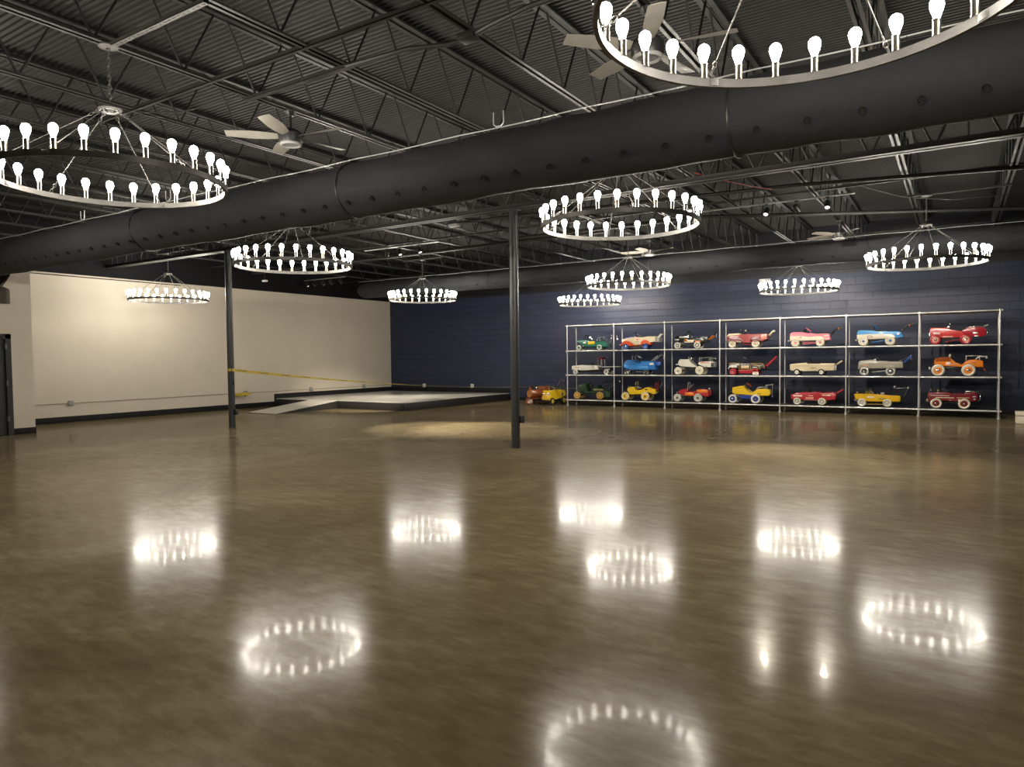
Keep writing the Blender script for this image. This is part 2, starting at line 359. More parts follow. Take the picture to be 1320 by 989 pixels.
# ---------------------------------------------------------------- fabric ducts
def duct(name, label, y, z, r, x0, x1, wire_z, seams, vents, va, elbow):
    dd = thing('fabric_duct', label, 'air duct', (0, y, z), 0, 'fabric air ducts')
    mb = MB(); nx = int((x1-x0)/.06); nr = 40; rings = []
    for i in range(nx+1):
        x = x0+(x1-x0)*i/nx; ring = []
        end = min(1., (x-x0)/.35) if elbow is None else 1.
        for k in range(nr):
            t = 2*PI*k/nr; cs, sn = math.cos(t), math.sin(t)
            v = noise.noise(Vector((x*.9, cs*1.4, sn*1.4+y)))*.016 + noise.noise(Vector((x*2.6+3*sn, cs*2, sn*3+5)))*.014
            sag = abs(math.sin(PI*(x+.3)/.92))**.5*.012 if sn > .7 else 0
            rr = r*math.sqrt(max(.02, 1-(1-end)**2)) + v - sag
            ring.append(mb.bm.verts.new((x, cs*rr, sn*rr)))
        rings.append(ring)
    for A, B in zip(rings, rings[1:]):
        for k in range(nr): mb.bm.faces.new((A[k], A[(k+1) % nr], B[(k+1) % nr], B[k]))
    mb.bm.faces.new(rings[0]); mb.bm.faces.new(rings[-1][::-1])
    mb.build('sleeve', M_FABRIC, dd, 60)
    for sx in seams:
        mb = MB(); mb.lathe([(r+.008, -.008), (r+.012, 0), (r+.008, .008), (r-.02, .008), (r-.02, -.008)], TR(sx, 0, 0) @ RY(PI/2), 40, True); mb.build('seam', M_BLK, dd)
    mb = MB(); pts = []
    x = x0
    while x < x1: pts.append((x, 0, wire_z-z - .012*abs(math.sin(PI*x/1.5)))); x += .25
    mb.tube(pts, .006, 6); mb.build('support_wire', M_WIRE, dd)
    x = x0+.5
    while x < x1:
        mb = MB(); mb.cyl((x, 0, r-.02), (x, 0, wire_z-z), .005, n=6); mb.build('wire_clip', M_BLK, dd); x += .92
    for sx in vents:
        for ang in va:
            M = TR(sx, 0, 0) @ RX(ang) @ TR(0, -(r+.016), 0) @ RX(PI/2)
            mb = MB(); mb.lathe([(0, -.004), (.018, -.004), (.021, .004), (.027, .005), (.027, -.012), (0, -.012)], M, 14); mb.build('vent', M_INK, dd)
    for sx in elbow or ():
        pass
    return dd
D1 = duct('fabric_duct', 'big dark fabric duct spanning the frame in front of the girder', 5.95, 3.45, .31, -17.4, 5.4, 3.82,
     (-15.6, -10.2, -5.94, -1.562, 2.6), [-16.6+.372*k for k in range(53)], (math.radians(38),), (1,))
el = MB(); rings = []
for i in range(13):
    t = i/12*PI/2; c = Vector((-17.2-.28*math.sin(t), 0, -.45+.45*math.cos(t)-.0)); nrm = Vector((-math.cos(t), 0, -math.sin(t)))
    rings.append([el.bm.verts.new(c + Vector((0, math.cos(q), 0))*(.34+.03*noise.noise(Vector((i*.8, q*2, 1)))) + Vector((math.sin(t), 0, -math.cos(t)))*-1*math.sin(q)*.33) for q in [2*PI*k/28 for k in range(28)]])
for A, B in zip(rings, rings[1:]):
    for k in range(28): el.bm.faces.new((A[k], A[(k+1) % 28], B[(k+1) % 28], B[k]))
el.bm.faces.new(rings[0]); el.bm.faces.new(rings[-1][::-1]); el.build('elbow', M_FABRIC, D1, 60)
cf = MB(); cf.lathe([(.34, -.5), (.37, -.2), (.35, -.05), (.36, .12), (.33, .14), (.33, -.5)], TR(-16.2, 0, 0) @ RY(PI/2), 36, True); cf.build('collar', M_BLK, D1)
for hx in (-12.13, -9.7, -3.93, 0.6):
    hb = MB(); hb.tube([(hx-.06, 0, .52), (hx-.06, 0, .40), (hx-.03, 0, .375), (hx+.03, 0, .375), (hx+.06, 0, .40), (hx+.06, 0, .52)], .006, 6); hb.build('hanger', M_WIRE, D1)
duct('fabric_duct', 'far dark fabric duct running along the navy wall above the car rack', 16.5, 3.68, .25, -16.4, 5.4, 3.97,
     (-11.2, -6.4, -1.6), [-15.9+.62*k for k in range(30)], (math.radians(32),), None)

# ---------------------------------------------------------------- small roof steel
def bar(name, label, cat, p0, p1, wd, h, m, group=None, slots=0):
    p0, p1 = Vector(p0), Vector(p1); d = p1-p0
    t = thing(name, label, cat, p0, math.atan2(d.y, d.x), group); L = d.length
    a = MB(); a.box(0, L, -wd/2, wd/2, 0, .004); a.box(0, L, -wd/2, -wd/2+.004, 0, h); a.box(0, L, wd/2-.004, wd/2, 0, h)
    a.build('channel', m, t)
    if slots:
        a = MB(); x = .05
        while x < L-.04: a.box(x, x+.03, -.007, .007, -.0025, .001); x += .062
        a.build('slot_row', M_INK, t)
    return t
for i, (ya, nm) in enumerate(((4.17, 'nearest the camera'), (8.2, 'just in front of the girder'), (12.4, 'behind the girder'), (17.6, 'above the far duct'))):
    b = thing('bridging_bar', 'thin charcoal bracing bar under the joists, %s' % nm, 'bracing bar', (0, ya, JZ), 0, 'bracing bars')
    MB().box(XL+.1, XR-.1, -.018, .018, -.006, 0).box(XL+.1, XR-.1, -.018, -.012, -.006, .03).build('angle_bar', M_STEEL, b)
bar('strut_channel', 'slotted steel strut above the upper left chandelier', 'strut', (-5.955, 3.21, JZ-.032), (-4.68, 3.21, JZ-.032), .05, .03, M_STRUT, 'roof struts', 1)
bar('strut_channel', 'wide plain strut between joists beside the near ceiling fan', 'strut', (-6.12, 4.616, JZ-.03), (-4.64, 4.616, JZ-.03), .07, .025, M_STEEL, 'roof struts')
# bent conduit with its junction box
cb = thing('ceiling_conduit', 'bent charcoal conduit crossing joists to a square junction box', 'conduit', (0, 0, JZ))
MB().tube([(-4.64, 4.565, -.04), (-3.95, 4.6, -.04), (-3.60, 4.73, -.04), (-3.5, 4.74, -.03)], .022, 8).build('pipe', M_STEEL, cb)
MB().tube([(-3.32, 4.71, -.03), (-3.15, 4.66, -.03), (-2.72, 4.56, -.04), (-.7, 4.5, -.04)], .022, 8).build('pipe', M_STEEL, cb)
MB().box(-3.48, -3.34, 4.66, 4.79, -.06, -.01, .004).build('junction_box', M_STEEL, cb)
def pipe(name, label, cat, pts, r, m, group=None):
    o = MB().tube(pts, r, 10).build(name, m); tag(o, label, cat, group); return o
pipe('roof_pipe', 'charcoal pipe with a bend sagging below the far joists at right', 'pipe', [(-8.4, 13.1, 4.1), (-4.14, 13.18, 4.1), (-2.4, 14.1, 4.1), (.99, 15.84, 4.1), (3.2, 17, 4.1)], .035, M_STEEL, 'roof pipes')
pipe('roof_pipe', 'dark twin-line pipe just behind the girder above the track lights', 'pipe', [(-8.4, 10.9, 4.1), (-2.2, 11.56, 4.1), (.7, 12.33, 4.1), (4.5, 12.9, 4.1)], .03, M_TOPCH, 'roof pipes')
pipe('roof_pipe', 'black sprinkler pipe over the stage, level with the track lights', 'pipe', [(-17.9, 13.6, 4.09), (-11.2, 13.5, 4.09), (-6.2, 13.4, 4.09)], .04, M_TOPCH, 'roof pipes')
pipe('red_cable', 'thin red cable sagging from the girder towards the track lights', 'cable', [(-3.08, 9.55, 4.0), (-2.9, 9.9, 3.97), (-2.65, 10.9, 4.02), (-2.48, 11.55, 4.08)], .006, mat('red_cable', (.35, .03, .02), .5))
pipe('grey_cable', 'loose grey cable looping between the far joists above the right chandelier', 'cable', [(-1.4, 12.6, 4.2), (-.8, 13.1, 4.03), (-.1, 13.6, 3.98), (.7, 14.2, 4.08)], .007, M_STEEL)
pipe('grey_cable', 'loose grey cable strung above the upper left chandelier', 'cable', [(-7.39, 4.25, 4.155), (-6.9, 4.4, 4.10), (-6.1, 4.55, 4.135)], .007, M_STEEL)
pipe('wall_top_conduit', 'thin dark conduit running along the top of the cream wall', 'conduit', [(XL+.015, 7.0, 3.60), (XL+.015, 11.6, 3.60)], .012, M_BLK)
sn = thing('ceiling_sensor', 'small white sensor hanging above the cream wall beside the left column', 'sensor', (-16.76, 13.13, 3.72))
MB().box(-.07, .07, -.05, .05, 0, .05, .012).build('housing', M_WHITE, sn); MB().cyl((0, 0, .05), (0, 0, JZ-3.72), .006, n=6).build('drop_rod', M_BLK, sn)
MB().sph((0, 0, 0), .03, 12, (1, 1, .7)).build('lens', M_BLK, sn)
wb = thing('ceiling_box', 'small pale box fixed under the roof left of the middle column', 'box', (-8.05, 10.62, 3.96))
MB().box(-.1, .1, -.05, .05, 0, .05, .006).build('cover', M_GREYP, wb); MB().cyl((0, 0, .05), (0, 0, JZ-3.96), .008, n=6).build('drop_rod', M_BLK, wb)

# ---------------------------------------------------------------- stage, ramp, wall fittings
st = thing('stage', 'low pale-topped stage with black sides filling the corner', 'stage', (0, 0, 0))
MB().prism([(XL+.03, 14.75), (-13.0, 14.75), (-13.0, YB-.04), (XL+.03, YB-.04)], .225, .24, axis='z').build('deck_top', M_STAGE, st)
MB().box(XL+.03, -13.0, 14.75, 14.79, 0, .225, .003).build('fascia', M_FASCIA, st)
MB().box(-13.04, -13.0, 14.79, YB-.04, 0, .225, .003).build('fascia', M_FASCIA, st)
rp_ = thing('ramp', 'pale wheelchair ramp with black sides leading up to the stage', 'ramp', (0, 0, 0))
MB().prism([(12.5, .002), (14.745, .226), (14.745, .242), (12.48, .014)], -16.80, -15.66, axis='x').build('ramp_board', M_RAMP, rp_)
for x in (-16.83, -15.66):
    MB().prism([(12.56, 0), (14.745, 0), (14.745, .226), (12.56, .008)], x, x+.03, axis='x').build('side_skirt', M_FASCIA, rp_)
MB().prism([(12.7, 0), (14.73, 0), (14.73, .21), (12.7, .012)], -16.79, -15.67, axis='x').build('frame', M_FASCIA, rp_)
pipe('surface_conduit', 'thin cream conduit running low along the cream wall', 'conduit', [(XL+.015, 7.1, .475), (XL+.015, 20.1, .475)], .011, mat('conduit_cream', (.42, .38, .31), .5))
def outlet(loc, rz, label, m):
    o = thing('outlet_box', label, 'outlet', loc, rz, 'wall outlet boxes')
    MB().box(-.055, .055, 0, .05, -.055, .055, .006).build('box', m, o)
    MB().box(-.062, .062, .05, .056, -.066, .066, .002).build('cover_plate', M_GREYP if m is M_GREYP else M_WHITE, o)
    a = MB()
    for z in (.026, -.026): a.lathe([(0, .0), (.017, .0), (.017, .003), (0, .003)], TR(0, .056, z) @ RX(-PI/2), 14)
    a.build('socket', M_GREYP, o)
for y, lb in ((8.605, 'grey outlet box on the conduit, nearest the door end of the cream wall'), (13.61, 'grey outlet box on cream wall just right of the left column'),
              (16.19, 'grey outlet box on the cream wall above the stage skirting, nearer the ramp'), (18.69, 'grey outlet box on the cream wall above the stage, nearer the corner')):
    outlet((XL+.0, y, .475), -PI/2, lb, M_GREYP)
outlet((-16.78, YB, .46), PI, 'white outlet on the navy wall above the stage, nearer the corner', M_WHITE)
outlet((-14.57, YB, .472), PI, 'white outlet on the navy wall above the stage, nearer the car rack', M_WHITE)
# caution tape: from the left column across to the rack post
TPTS = [Vector((-13.456, 9.62, 1.275)), Vector((-12.1, YB-.06, .475)), Vector((-9.95, 19.30, .49))]
TL0, TL1 = (TPTS[1]-TPTS[0]).length, (TPTS[2]-TPTS[1]).length; LT = TL0+TL1
def tp(t):
    s = t*LT
    if s < TL0:
        k = s/TL0; p = TPTS[0].lerp(TPTS[1], k); p.z -= .14*4*k*(1-k); d = TPTS[1]-TPTS[0]
    else:
        k = (s-TL0)/TL1; p = TPTS[1].lerp(TPTS[2], k); p.z -= .02*4*k*(1-k); d = TPTS[2]-TPTS[1]
    d.normalize(); side = Vector((-d.y, d.x, 0)).normalized()
    a = 1.5*min(1, t*2.4)**.7 + .06*math.sin(t*40)*t
    return p, Vector((0, 0, 1))*math.cos(a) + side*math.sin(a), side*math.cos(a) - Vector((0, 0, 1))*math.sin(a)
tape = thing('caution_tape', 'yellow caution tape strung from left column across the stage front', 'tape', (0, 0, 0))
mb = MB(); rows = []
for i in range(161):
    p, u, n = tp(i/160); rows.append([mb.bm.verts.new(p+u*a+n*b) for a, b in ((-.031, .001), (.031, .001), (.031, -.001), (-.031, -.001))])
for A, B in zip(rows, rows[1:]):
    for k in range(4): mb.bm.faces.new((A[k], A[(k+1) % 4], B[(k+1) % 4], B[k]))
mb.bm.faces.new(rows[0]); mb.bm.faces.new(rows[-1][::-1]); mb.build('ribbon', M_TAPE, tape)
mb = MB(); mb.lathe([(.0715, -.032), (.0745, -.032), (.0755, 0), (.0745, .032), (.0715, .032)], TR(-13.53, 9.64, 1.275), 32, True); mb.build('column_wrap', M_TAPE, tape)
def text_mesh(s, size):
    c = bpy.data.curves.new('lettering', 'FONT'); c.body = s; c.size = size; c.align_x = 'LEFT'; c.align_y = 'CENTER'; c.resolution_u = 2; c.offset = .0006
    o = bpy.data.objects.new('lettering', c); COL.objects.link(o); bpy.context.view_layer.update()
    me = bpy.data.meshes.new_from_object(o.evaluated_get(bpy.context.evaluated_depsgraph_get()))
    bpy.data.objects.remove(o); return me
for side in (1, -1):
    src = text_mesh('CAUTION', .052); allv, allf = [], []
    s0 = .1
    while s0 < LT-.4:
        base = len(allv)
        for v in src.vertices:
            dist = s0+v.co.x if side < 0 else s0+.34-v.co.x
            p, u, n = tp(max(0, min(1, dist/LT))); allv.append(p+u*v.co.y*1.0+n*side*.0022)
        for f in src.polygons: allf.append([base+k for k in f.vertices])
        s0 += .55
    me = bpy.data.meshes.new('lettering'); me.from_pydata([tuple(v) for v in allv], [], allf); me.materials.append(M_INK); link('lettering', me, tape)
a = MB(); pts = [(XL+.04, 13.2+.055*k, .42+.035*math.sin(k*1.7)+.008*k) for k in range(6)]
for p, q in zip(pts, pts[1:]): a.prism([(p[1], p[2]-.016), (q[1], q[2]-.016), (q[1], q[2]+.016), (p[1], p[2]+.016)], XL+.035+.006*random.random(), -17.968, axis='x')
tag(a.build('tape_scrap', M_TAPE), 'short scrap of yellow tape hanging beside the outlet near the left column', 'tape')

# ---------------------------------------------------------------- ring chandeliers
RR, NB = .889, 28
def make_chandelier(ring_z, can_z):
    c = thing('ring_chandelier', '', 'chandelier', (0, 0, ring_z), 0, 'ring chandeliers of bare filament bulbs')
    MB().lathe([(.877, 0), (.9, 0), (.9, .046), (.877, .046)], n=112, closed=True).build('ring', M_RING, c, 30)
    for k in range(4):
        q = 2*PI*k/4+.5; MB().obox(RZ(q) @ TR(.888, 0, .023), (.032, .05, .036), .003).build('joint_plate', M_RING, c)
    sm = bm_ = None
    for k in range(NB):
        q = 2*PI*(k+.5)/NB; p = (RR*math.cos(q), RR*math.sin(q), .046)
        if k == 0:
            s = MB().lathe([(0, 0), (.021, 0), (.021, .004), (.0195, .006), (.0195, .07), (.0215, .072), (.0215, .078), (.016, .08), (0, .08)], n=16).build('socket', M_SOCK, c, 40, p); sm = s.data
            b = MB().lathe([(0, .078), (.014, .080), (.018, .098), (.027, .122), (.0325, .145), (.031, .163), (.022, .178), (.010, .185), (0, .186)], n=14).build('bulb', M_BULB, s, 60); bm_ = b.data
        else:
            s = link('socket', sm, c, p); link('bulb', bm_, s)
    hz = 3.62-ring_z
    MB().lathe([(.045, -.012), (.085, -.016), (.092, 0), (.085, .016), (.045, .012)], TR(0, 0, hz), 32, True).cyl((-.09, 0, hz), (.09, 0, hz), .008, n=8).cyl((0, -.09, hz), (0, .09, hz), .008, n=8).sph((0, 0, hz), .026, 12).build('hub', M_NICKEL, c)
    def chainlink(mb, P, d, odd, L=.04):
        u = d.orthogonal().normalized(); v = d.cross(u)
        if odd: u = v
        mb.tube([P + d*(L/2*math.cos(t)) + u*(L*.28*math.sin(t)) for t in [2*PI*j/10 for j in range(10)]], .0028, 5, True)
    rm = None
    for k in range(6):
        q = 2*PI*k/6 + 2*PI/NB*.0
        if k == 0:
            A = Vector((.075, 0, hz-.012)); B = Vector((RR, 0, .05)); d = (B-A).normalized(); mb = MB()
            a, b = A+d*.10, B-d*.11
            mb.tube([a, b], .0042, 8)
            for j in range(3): chainlink(mb, A+d*(.015+.033*j), d, j % 2)
            for j in range(3): chainlink(mb, B-d*(.015+.033*j), d, j % 2)
            rm = mb.build('suspension_rod', M_NICKEL, c, 40).data
        else:
            o = link('suspension_rod', rm, c); o.rotation_euler = (0, 0, q)
    top = can_z-ring_z
    mb = MB(); z = hz+.02; j = 0
    while z < top-.03: chainlink(mb, Vector((0, 0, z+.02)), Vector((0, 0, 1)), j % 2, .048); z += .037; j += 1
    mb.tube([(.004, 0, hz), (.007, .003, (hz+top)/2), (.004, 0, top)], .0025, 5)
    mb.build('chain', M_NICKEL, c)
    mb = MB(); mb.lathe([(0, -.034), (.012, -.034), (.016, -.022), (.055, -.02), (.062, -.014), (.078, -.012), (.08, 0), (0, 0)], TR(0, 0, top), 28); mb.build('canopy', M_NICKEL, c)
    return c
CH = [(-.58, 3.27, 2.985, .22, 'big ring chandelier hanging nearest the camera, cut by the frame top at right'),
      (-6.05, 3.22, 2.985, .10, 'big ring chandelier at upper left, cut by the left frame edge'),
      (-11.6, 3.2, 2.985, .1, 'unseen ring chandelier added beyond the left edge to light the left wall'),  # added out of view to brighten the left wall and ceiling
      (-3.28, 7.46, 2.96, .05, 'ring chandelier in mid-frame, just right of the middle column top'),
      (-8.86, 7.50, 2.945, .12, 'ring chandelier right beside the top of the left column'),
      (-16.3, 9.94, 2.945, .18, 'ring chandelier hanging against the cream wall'),
      (-12.13, 14.57, 3.02, .02, 'ring chandelier hanging over the stage corner, between cream and navy walls'),
      (-6.05, 14.2, 2.985, .15, 'ring chandelier in front of the far duct, upper of two above the rack left end'),
      (-.47, 13.68, 2.96, .3, 'ring chandelier at far right on a long stem, above the rack right end'),
      (-9.08, 18.45, 2.975, .07, 'small-looking far chandelier just above the left end of the car rack'),
      (-3.27, 18.05, 2.98, .2, 'far ring chandelier over the middle of the car rack, with white box behind')]
SHORT = ['nearest ring chandelier at top right', '', 'added unseen chandelier beyond the left edge', 'mid-frame chandelier right of the middle column', 'chandelier beside the left column', 'chandelier before the cream wall',
         'chandelier over the stage', '', 'long-stemmed chandelier at far right', 'far chandelier above the rack left end', 'far chandelier above the middle of the rack']
for i, (x, y, z, rz, lb) in enumerate(CH):
    on_joist = any(abs(x-j) < .02 for j in JX)
    c = make_chandelier(z, JZ-.001 if on_joist else JZ-.036)
    c.location = (x, y, z); c.rotation_euler = (0, 0, rz); c['label'] = lb
    if not on_joist and x != -11.6:
        a = max([j for j in JX if j < x] or [XL]); b = min(j for j in JX if j > x)
        bar('strut_channel', 'steel strut carrying the ' + SHORT[i], 'strut', (a-.05, y, JZ-.031), (b+.05, y, JZ-.031), .05, .029, M_STEEL, 'roof struts')
# small white box on navy wall seen past the far chandelier
eb = thing('emergency_light', 'small white wall box above the rack, behind the middle far chandelier', 'emergency light', (-4.53, YB, 3.52))
MB().box(-.15, .15, -.06, 0, -.05, .05, .012).build('housing', M_WHITE, eb)
for s in (-.09, .09): MB().lathe([(0, -.03), (.04, -.03), (.045, 0), (.03, .02), (0, .02)], TR(s, -.08, -.01) @ RX(PI/2), 16).build('lamp_head', M_WHITE, eb)

# ---------------------------------------------------------------- ceiling fans
def make_fan(drop):
    f = thing('ceiling_fan', '', 'ceiling fan', (0, 0, 0), 0, 'five-blade ceiling fans')
    MB().lathe([(0, -.05), (.03, -.05), (.055, -.02), (.06, 0), (0, 0)], TR(0, 0, drop), 20).build('mount', M_BLK, f)
    MB().cyl((0, 0, .09), (0, 0, drop-.04), .013, n=12).build('rod', M_BLK, f)
    MB().lathe([(0, .10), (.05, .10), (.10, .075), (.125, .05), (.125, -.03), (.115, -.05), (0, -.05)], n=32).build('motor_housing', M_BLK, f)
    MB().lathe([(.085, -.052), (.112, -.05), (.116, -.062), (.10, -.075), (.082, -.07)], n=36, closed=True).build('trim_ring', M_WIRE, f)
    MB().lathe([(0, -.05), (.083, -.05), (.083, -.06), (0, -.066)], n=32).build('light_cover', M_GREYP, f)
    for k in range(5):
        q = 2*PI*k/5; b = MB(); sec = []
        for i in range(9):
            t = i/8; r = .13+.53*t; ch = .085+.065*math.sin(min(1, t*1.6)*PI/2) - .05*max(0, t-.55); tw = math.radians(22-12*t)
            ring = []
            for (cx, cz) in ((-.5, 0), (-.25, .006), (.25, .006), (.5, 0), (.25, -.002), (-.25, -.002)):
                y, z = cx*ch, cz; ring.append(b.bm.verts.new((r, y*math.cos(tw)-z*math.sin(tw), y*math.sin(tw)+z*math.cos(tw)+.02)))
            sec.append(ring)
        for A, B in zip(sec, sec[1:]):
            for j in range(6): b.bm.faces.new((A[j], A[(j+1) % 6], B[(j+1) % 6], B[j]))
        b.bm.faces.new(sec[0]); b.bm.faces.new(sec[-1][::-1])
        o = b.build('blade', M_BLADE, f); o.rotation_euler = (0, 0, q)
    return f
for x, y, z, rz, lb in ((-6.05, 5.12, 3.86, .16, 'ceiling fan with pale blades right of the upper left chandelier'),
                        (-2.03, 5.16, 3.84, .16, 'ceiling fan half hidden behind the nearest chandelier at top'),
                        (-2.03, 15.45, 3.85, .3, 'far ceiling fan hanging left of the right chandelier stem'),
                        (-6.05, 15.45, 3.87, .9, 'far ceiling fan in shade under the mid-frame chandelier, beside far duct')):
    f = make_fan(JZ-z); f.location = (x, y, z); f.rotation_euler = (0, 0, rz); f['label'] = lb

# ---------------------------------------------------------------- track lights
def track(x0, x1, y, z, label):
    t = thing('light_track', label, 'light track', (x0, y, z), 0, 'ceiling light tracks')
    L = x1-x0
    MB().box(0, L, -.017, .017, 0, .022, .002).build('rail', M_WIRE if 'bright' in label else M_GREYP, t)  # stage rail takes the paler metal: the light it catches is in the colour
    for a in [j-x0 for j in JX if x0+.03 < j < x1-.03]: MB().cyl((a+.03, 0, .02), (a+.03, 0, JZ+.006-z), .005, n=6).build('hanger_rod', M_BLK, t)
    return t
def head(x, y, z, aim, label, watts, lit, cone=70):
    h = thing('track_spotlight', label, 'spotlight', (x, y, z), 0, 'track spotlights')
    d = (Vector(aim)-Vector((x, y, z-.13))).normalized()
    M = TR(0, 0, -.13) @ d.to_track_quat('-Z', 'Y').to_matrix().to_4x4()
    MB().box(-.03, .03, -.014, .014, -.03, 0, .003).cyl((0, 0, -.03), (0, 0, -.07), .008, n=8).build('adapter', M_BLK, h)
    MB().tube([(-.055, 0, -.13), (-.055, 0, -.075), (.055, 0, -.075), (.055, 0, -.13)], .006, 6).build('yoke', M_BLK, h)
    MB().lathe([(0, .09), (.03, .088), (.046, .06), (.048, -.07), (.042, -.07), (.038, -.045), (0, -.045)], M, 24).build('can', M_BLK, h)
    MB().lathe([(0, -.047), (.036, -.047), (.036, -.052), (0, -.056)], M, 20).build('lens', M_LENS if lit else M_GREYP, h)
    if lit:
        l = bpy.data.lights.new('lamp_beam', 'SPOT'); l.energy = watts; l.spot_size = math.radians(cone); l.spot_blend = .7; l.color = (1, .90, .74); l.shadow_soft_size = .03; l.specular_factor = .2
        o = link('lamp_beam', l, h); o.matrix_local = M @ TR(0, 0, -.075)
track(-4.3, -1.43, 12.6, 4.07, 'light track above the rack side, carrying four spotlights')
for x, aim, lb, wt in ((-4.05, (-7.2, 18.9, 1.3), 'track spotlight hidden behind right edge of the mid-frame chandelier', 1.3), (-2.81, (-2.9, 9.6, 0), 'lit track spotlight, left of the two glowing heads at right', 1),
                   (-2.32, (-.6, 18.9, 1.2), 'dark track spotlight between the two glowing heads', 1.1), (-1.84, (-1.5, 9.9, 0), 'lit track spotlight, right of the two glowing heads at right', 1)):
    head(x, 12.6, 4.07, aim, lb, SPOT_W*wt, True)
track(-12.3, -10.0, 12.6, 4.12, 'bright light track above the stage, caught light put in its rail colour')
for x, aim, lb, wt in ((-11.57, (-15.2, 15.6, .24), 'track spotlight over the stage track, leftmost of its three', 4), (-11.16, (-9.4, 11.6, 0), 'track spotlight over the stage track, middle of its three', 2.2),
                   (-10.56, (-8.4, 11.9, 0), 'track spotlight over the stage track, rightmost of its three', 2.4)):
    head(x, 12.6, 4.12, aim, lb, SPOT_W*wt, True, 44)
track(-18.2, -16.3, 15.8, 4.06, 'short dark light track over the far left of the stage')
for i, x in enumerate((-18.05, -17.7, -17.3, -16.93, -16.5)):
    head(x, 15.8, 4.06, (-15.6+.45*i, 16.9+.25*i, .24), 'small black spotlight over the cream wall end of the stage, %s from the wall' % ORD[i], SPOT_W*1.1, i in (0, 2, 4), 38)

# ---------------------------------------------------------------- the pipe rack
RXS = [-9.93+1.5294*k for k in range(8)]; RYF, RYB = 18.65, 19.25; TZ = (.171, .917, 1.639, 2.394); PR = .021
rack = thing('pipe_rack', 'long galvanised pipe rack of three tiers holding toy cars', 'rack', (0, 0, 0))
for x in RXS:
    for y in (RYF, RYB):
        p = MB().cyl((x, y, .012), (x, y, 2.394+.02), .0155, n=14).build('post', M_GALV, rack)
        MB().lathe([(0, 0), (.042, 0), (.042, .008), (.026, .012), (.026, .06), (0, .06)], TR(x, y, 0), 16).build('foot', M_GALV, p)
        for z in TZ: MB().lathe([(.015, -.03), (.026, -.03), (.026, .03), (.015, .03)], TR(x, y, z), 14, True).build('fitting', M_GALV, p)
for z in TZ:
    for y in (RYF, RYB): MB().cyl((RXS[0]-.05, y, z), (RXS[-1]+.05, y, z), PR, n=14).build('long_rail', M_GALV, rack)
    for x in RXS: MB().cyl((x, RYF, z), (x, RYB, z), PR*.9, n=12).build('cross_rail', M_GALV, rack)
    for xa, xb in zip(RXS, RXS[1:]): MB().box(xa+.022, xb-.022, RYF+.021, RYB-.021, z-.004, z+.02, .002).build('shelf_board', M_BOARD, rack)

# ---------------------------------------------------------------- pedal cars (metres: x from the front axle, z from the tyre contact)
def inside(p, poly):
    c = False; n = len(poly)
    for i in range(n):
        (x1, y1), (x2, y2) = poly[i], poly[(i+1) % n]
        if (y1 > p[1]) != (y2 > p[1]) and p[0] < (x2-x1)*(p[1]-y1)/(y2-y1)+x1: c = not c
    return c
def wheel(parent, x, y, r, wc, style, side):
    tw = .021
    M = TR(x, y, r) @ RX(PI/2 if side < 0 else -PI/2)     # local +z points outwards
    tyre = MB().lathe([(r*.60, -tw), (r*.86, -tw*1.0), (r*.97, -tw*.6), (r, 0), (r*.97, tw*.6), (r*.86, tw), (r*.66, tw*.9), (r*.60, tw*.55)], M, 28, True).build('wheel', pm(wc[0]), parent, 50)
    MB().lathe([(0, -.014), (r*.62, -.014), (r*.64, .008), (r*.55, .014), (r*.30, .006), (0, .008)], M, 24).build('rim', pm(wc[1]), tyre, 50)
    MB().lathe([(0, .004), (r*.26, .006), (r*.26, .014), (r*.18, .024), (0, .028)], M, 16).build('hub_cap', pm(wc[2]), tyre, 60)
    if style == 'spokes':
        a = MB()
        for k in range(5): a.obox(M @ RZ(2*PI*k/5) @ TR(r*.42, 0, .012), (r*.4, r*.16, .008))
        a.build('spokes', pm('white'), tyre)
    if style == 'dots':
        a = MB()
        for k in range(6): a.lathe([(0, .012), (r*.07, .012), (r*.07, .016), (0, .016)], M @ RZ(2*PI*k/6) @ TR(r*.48, 0, 0), 10)
        a.build('rim_holes', pm('tan'), tyre)
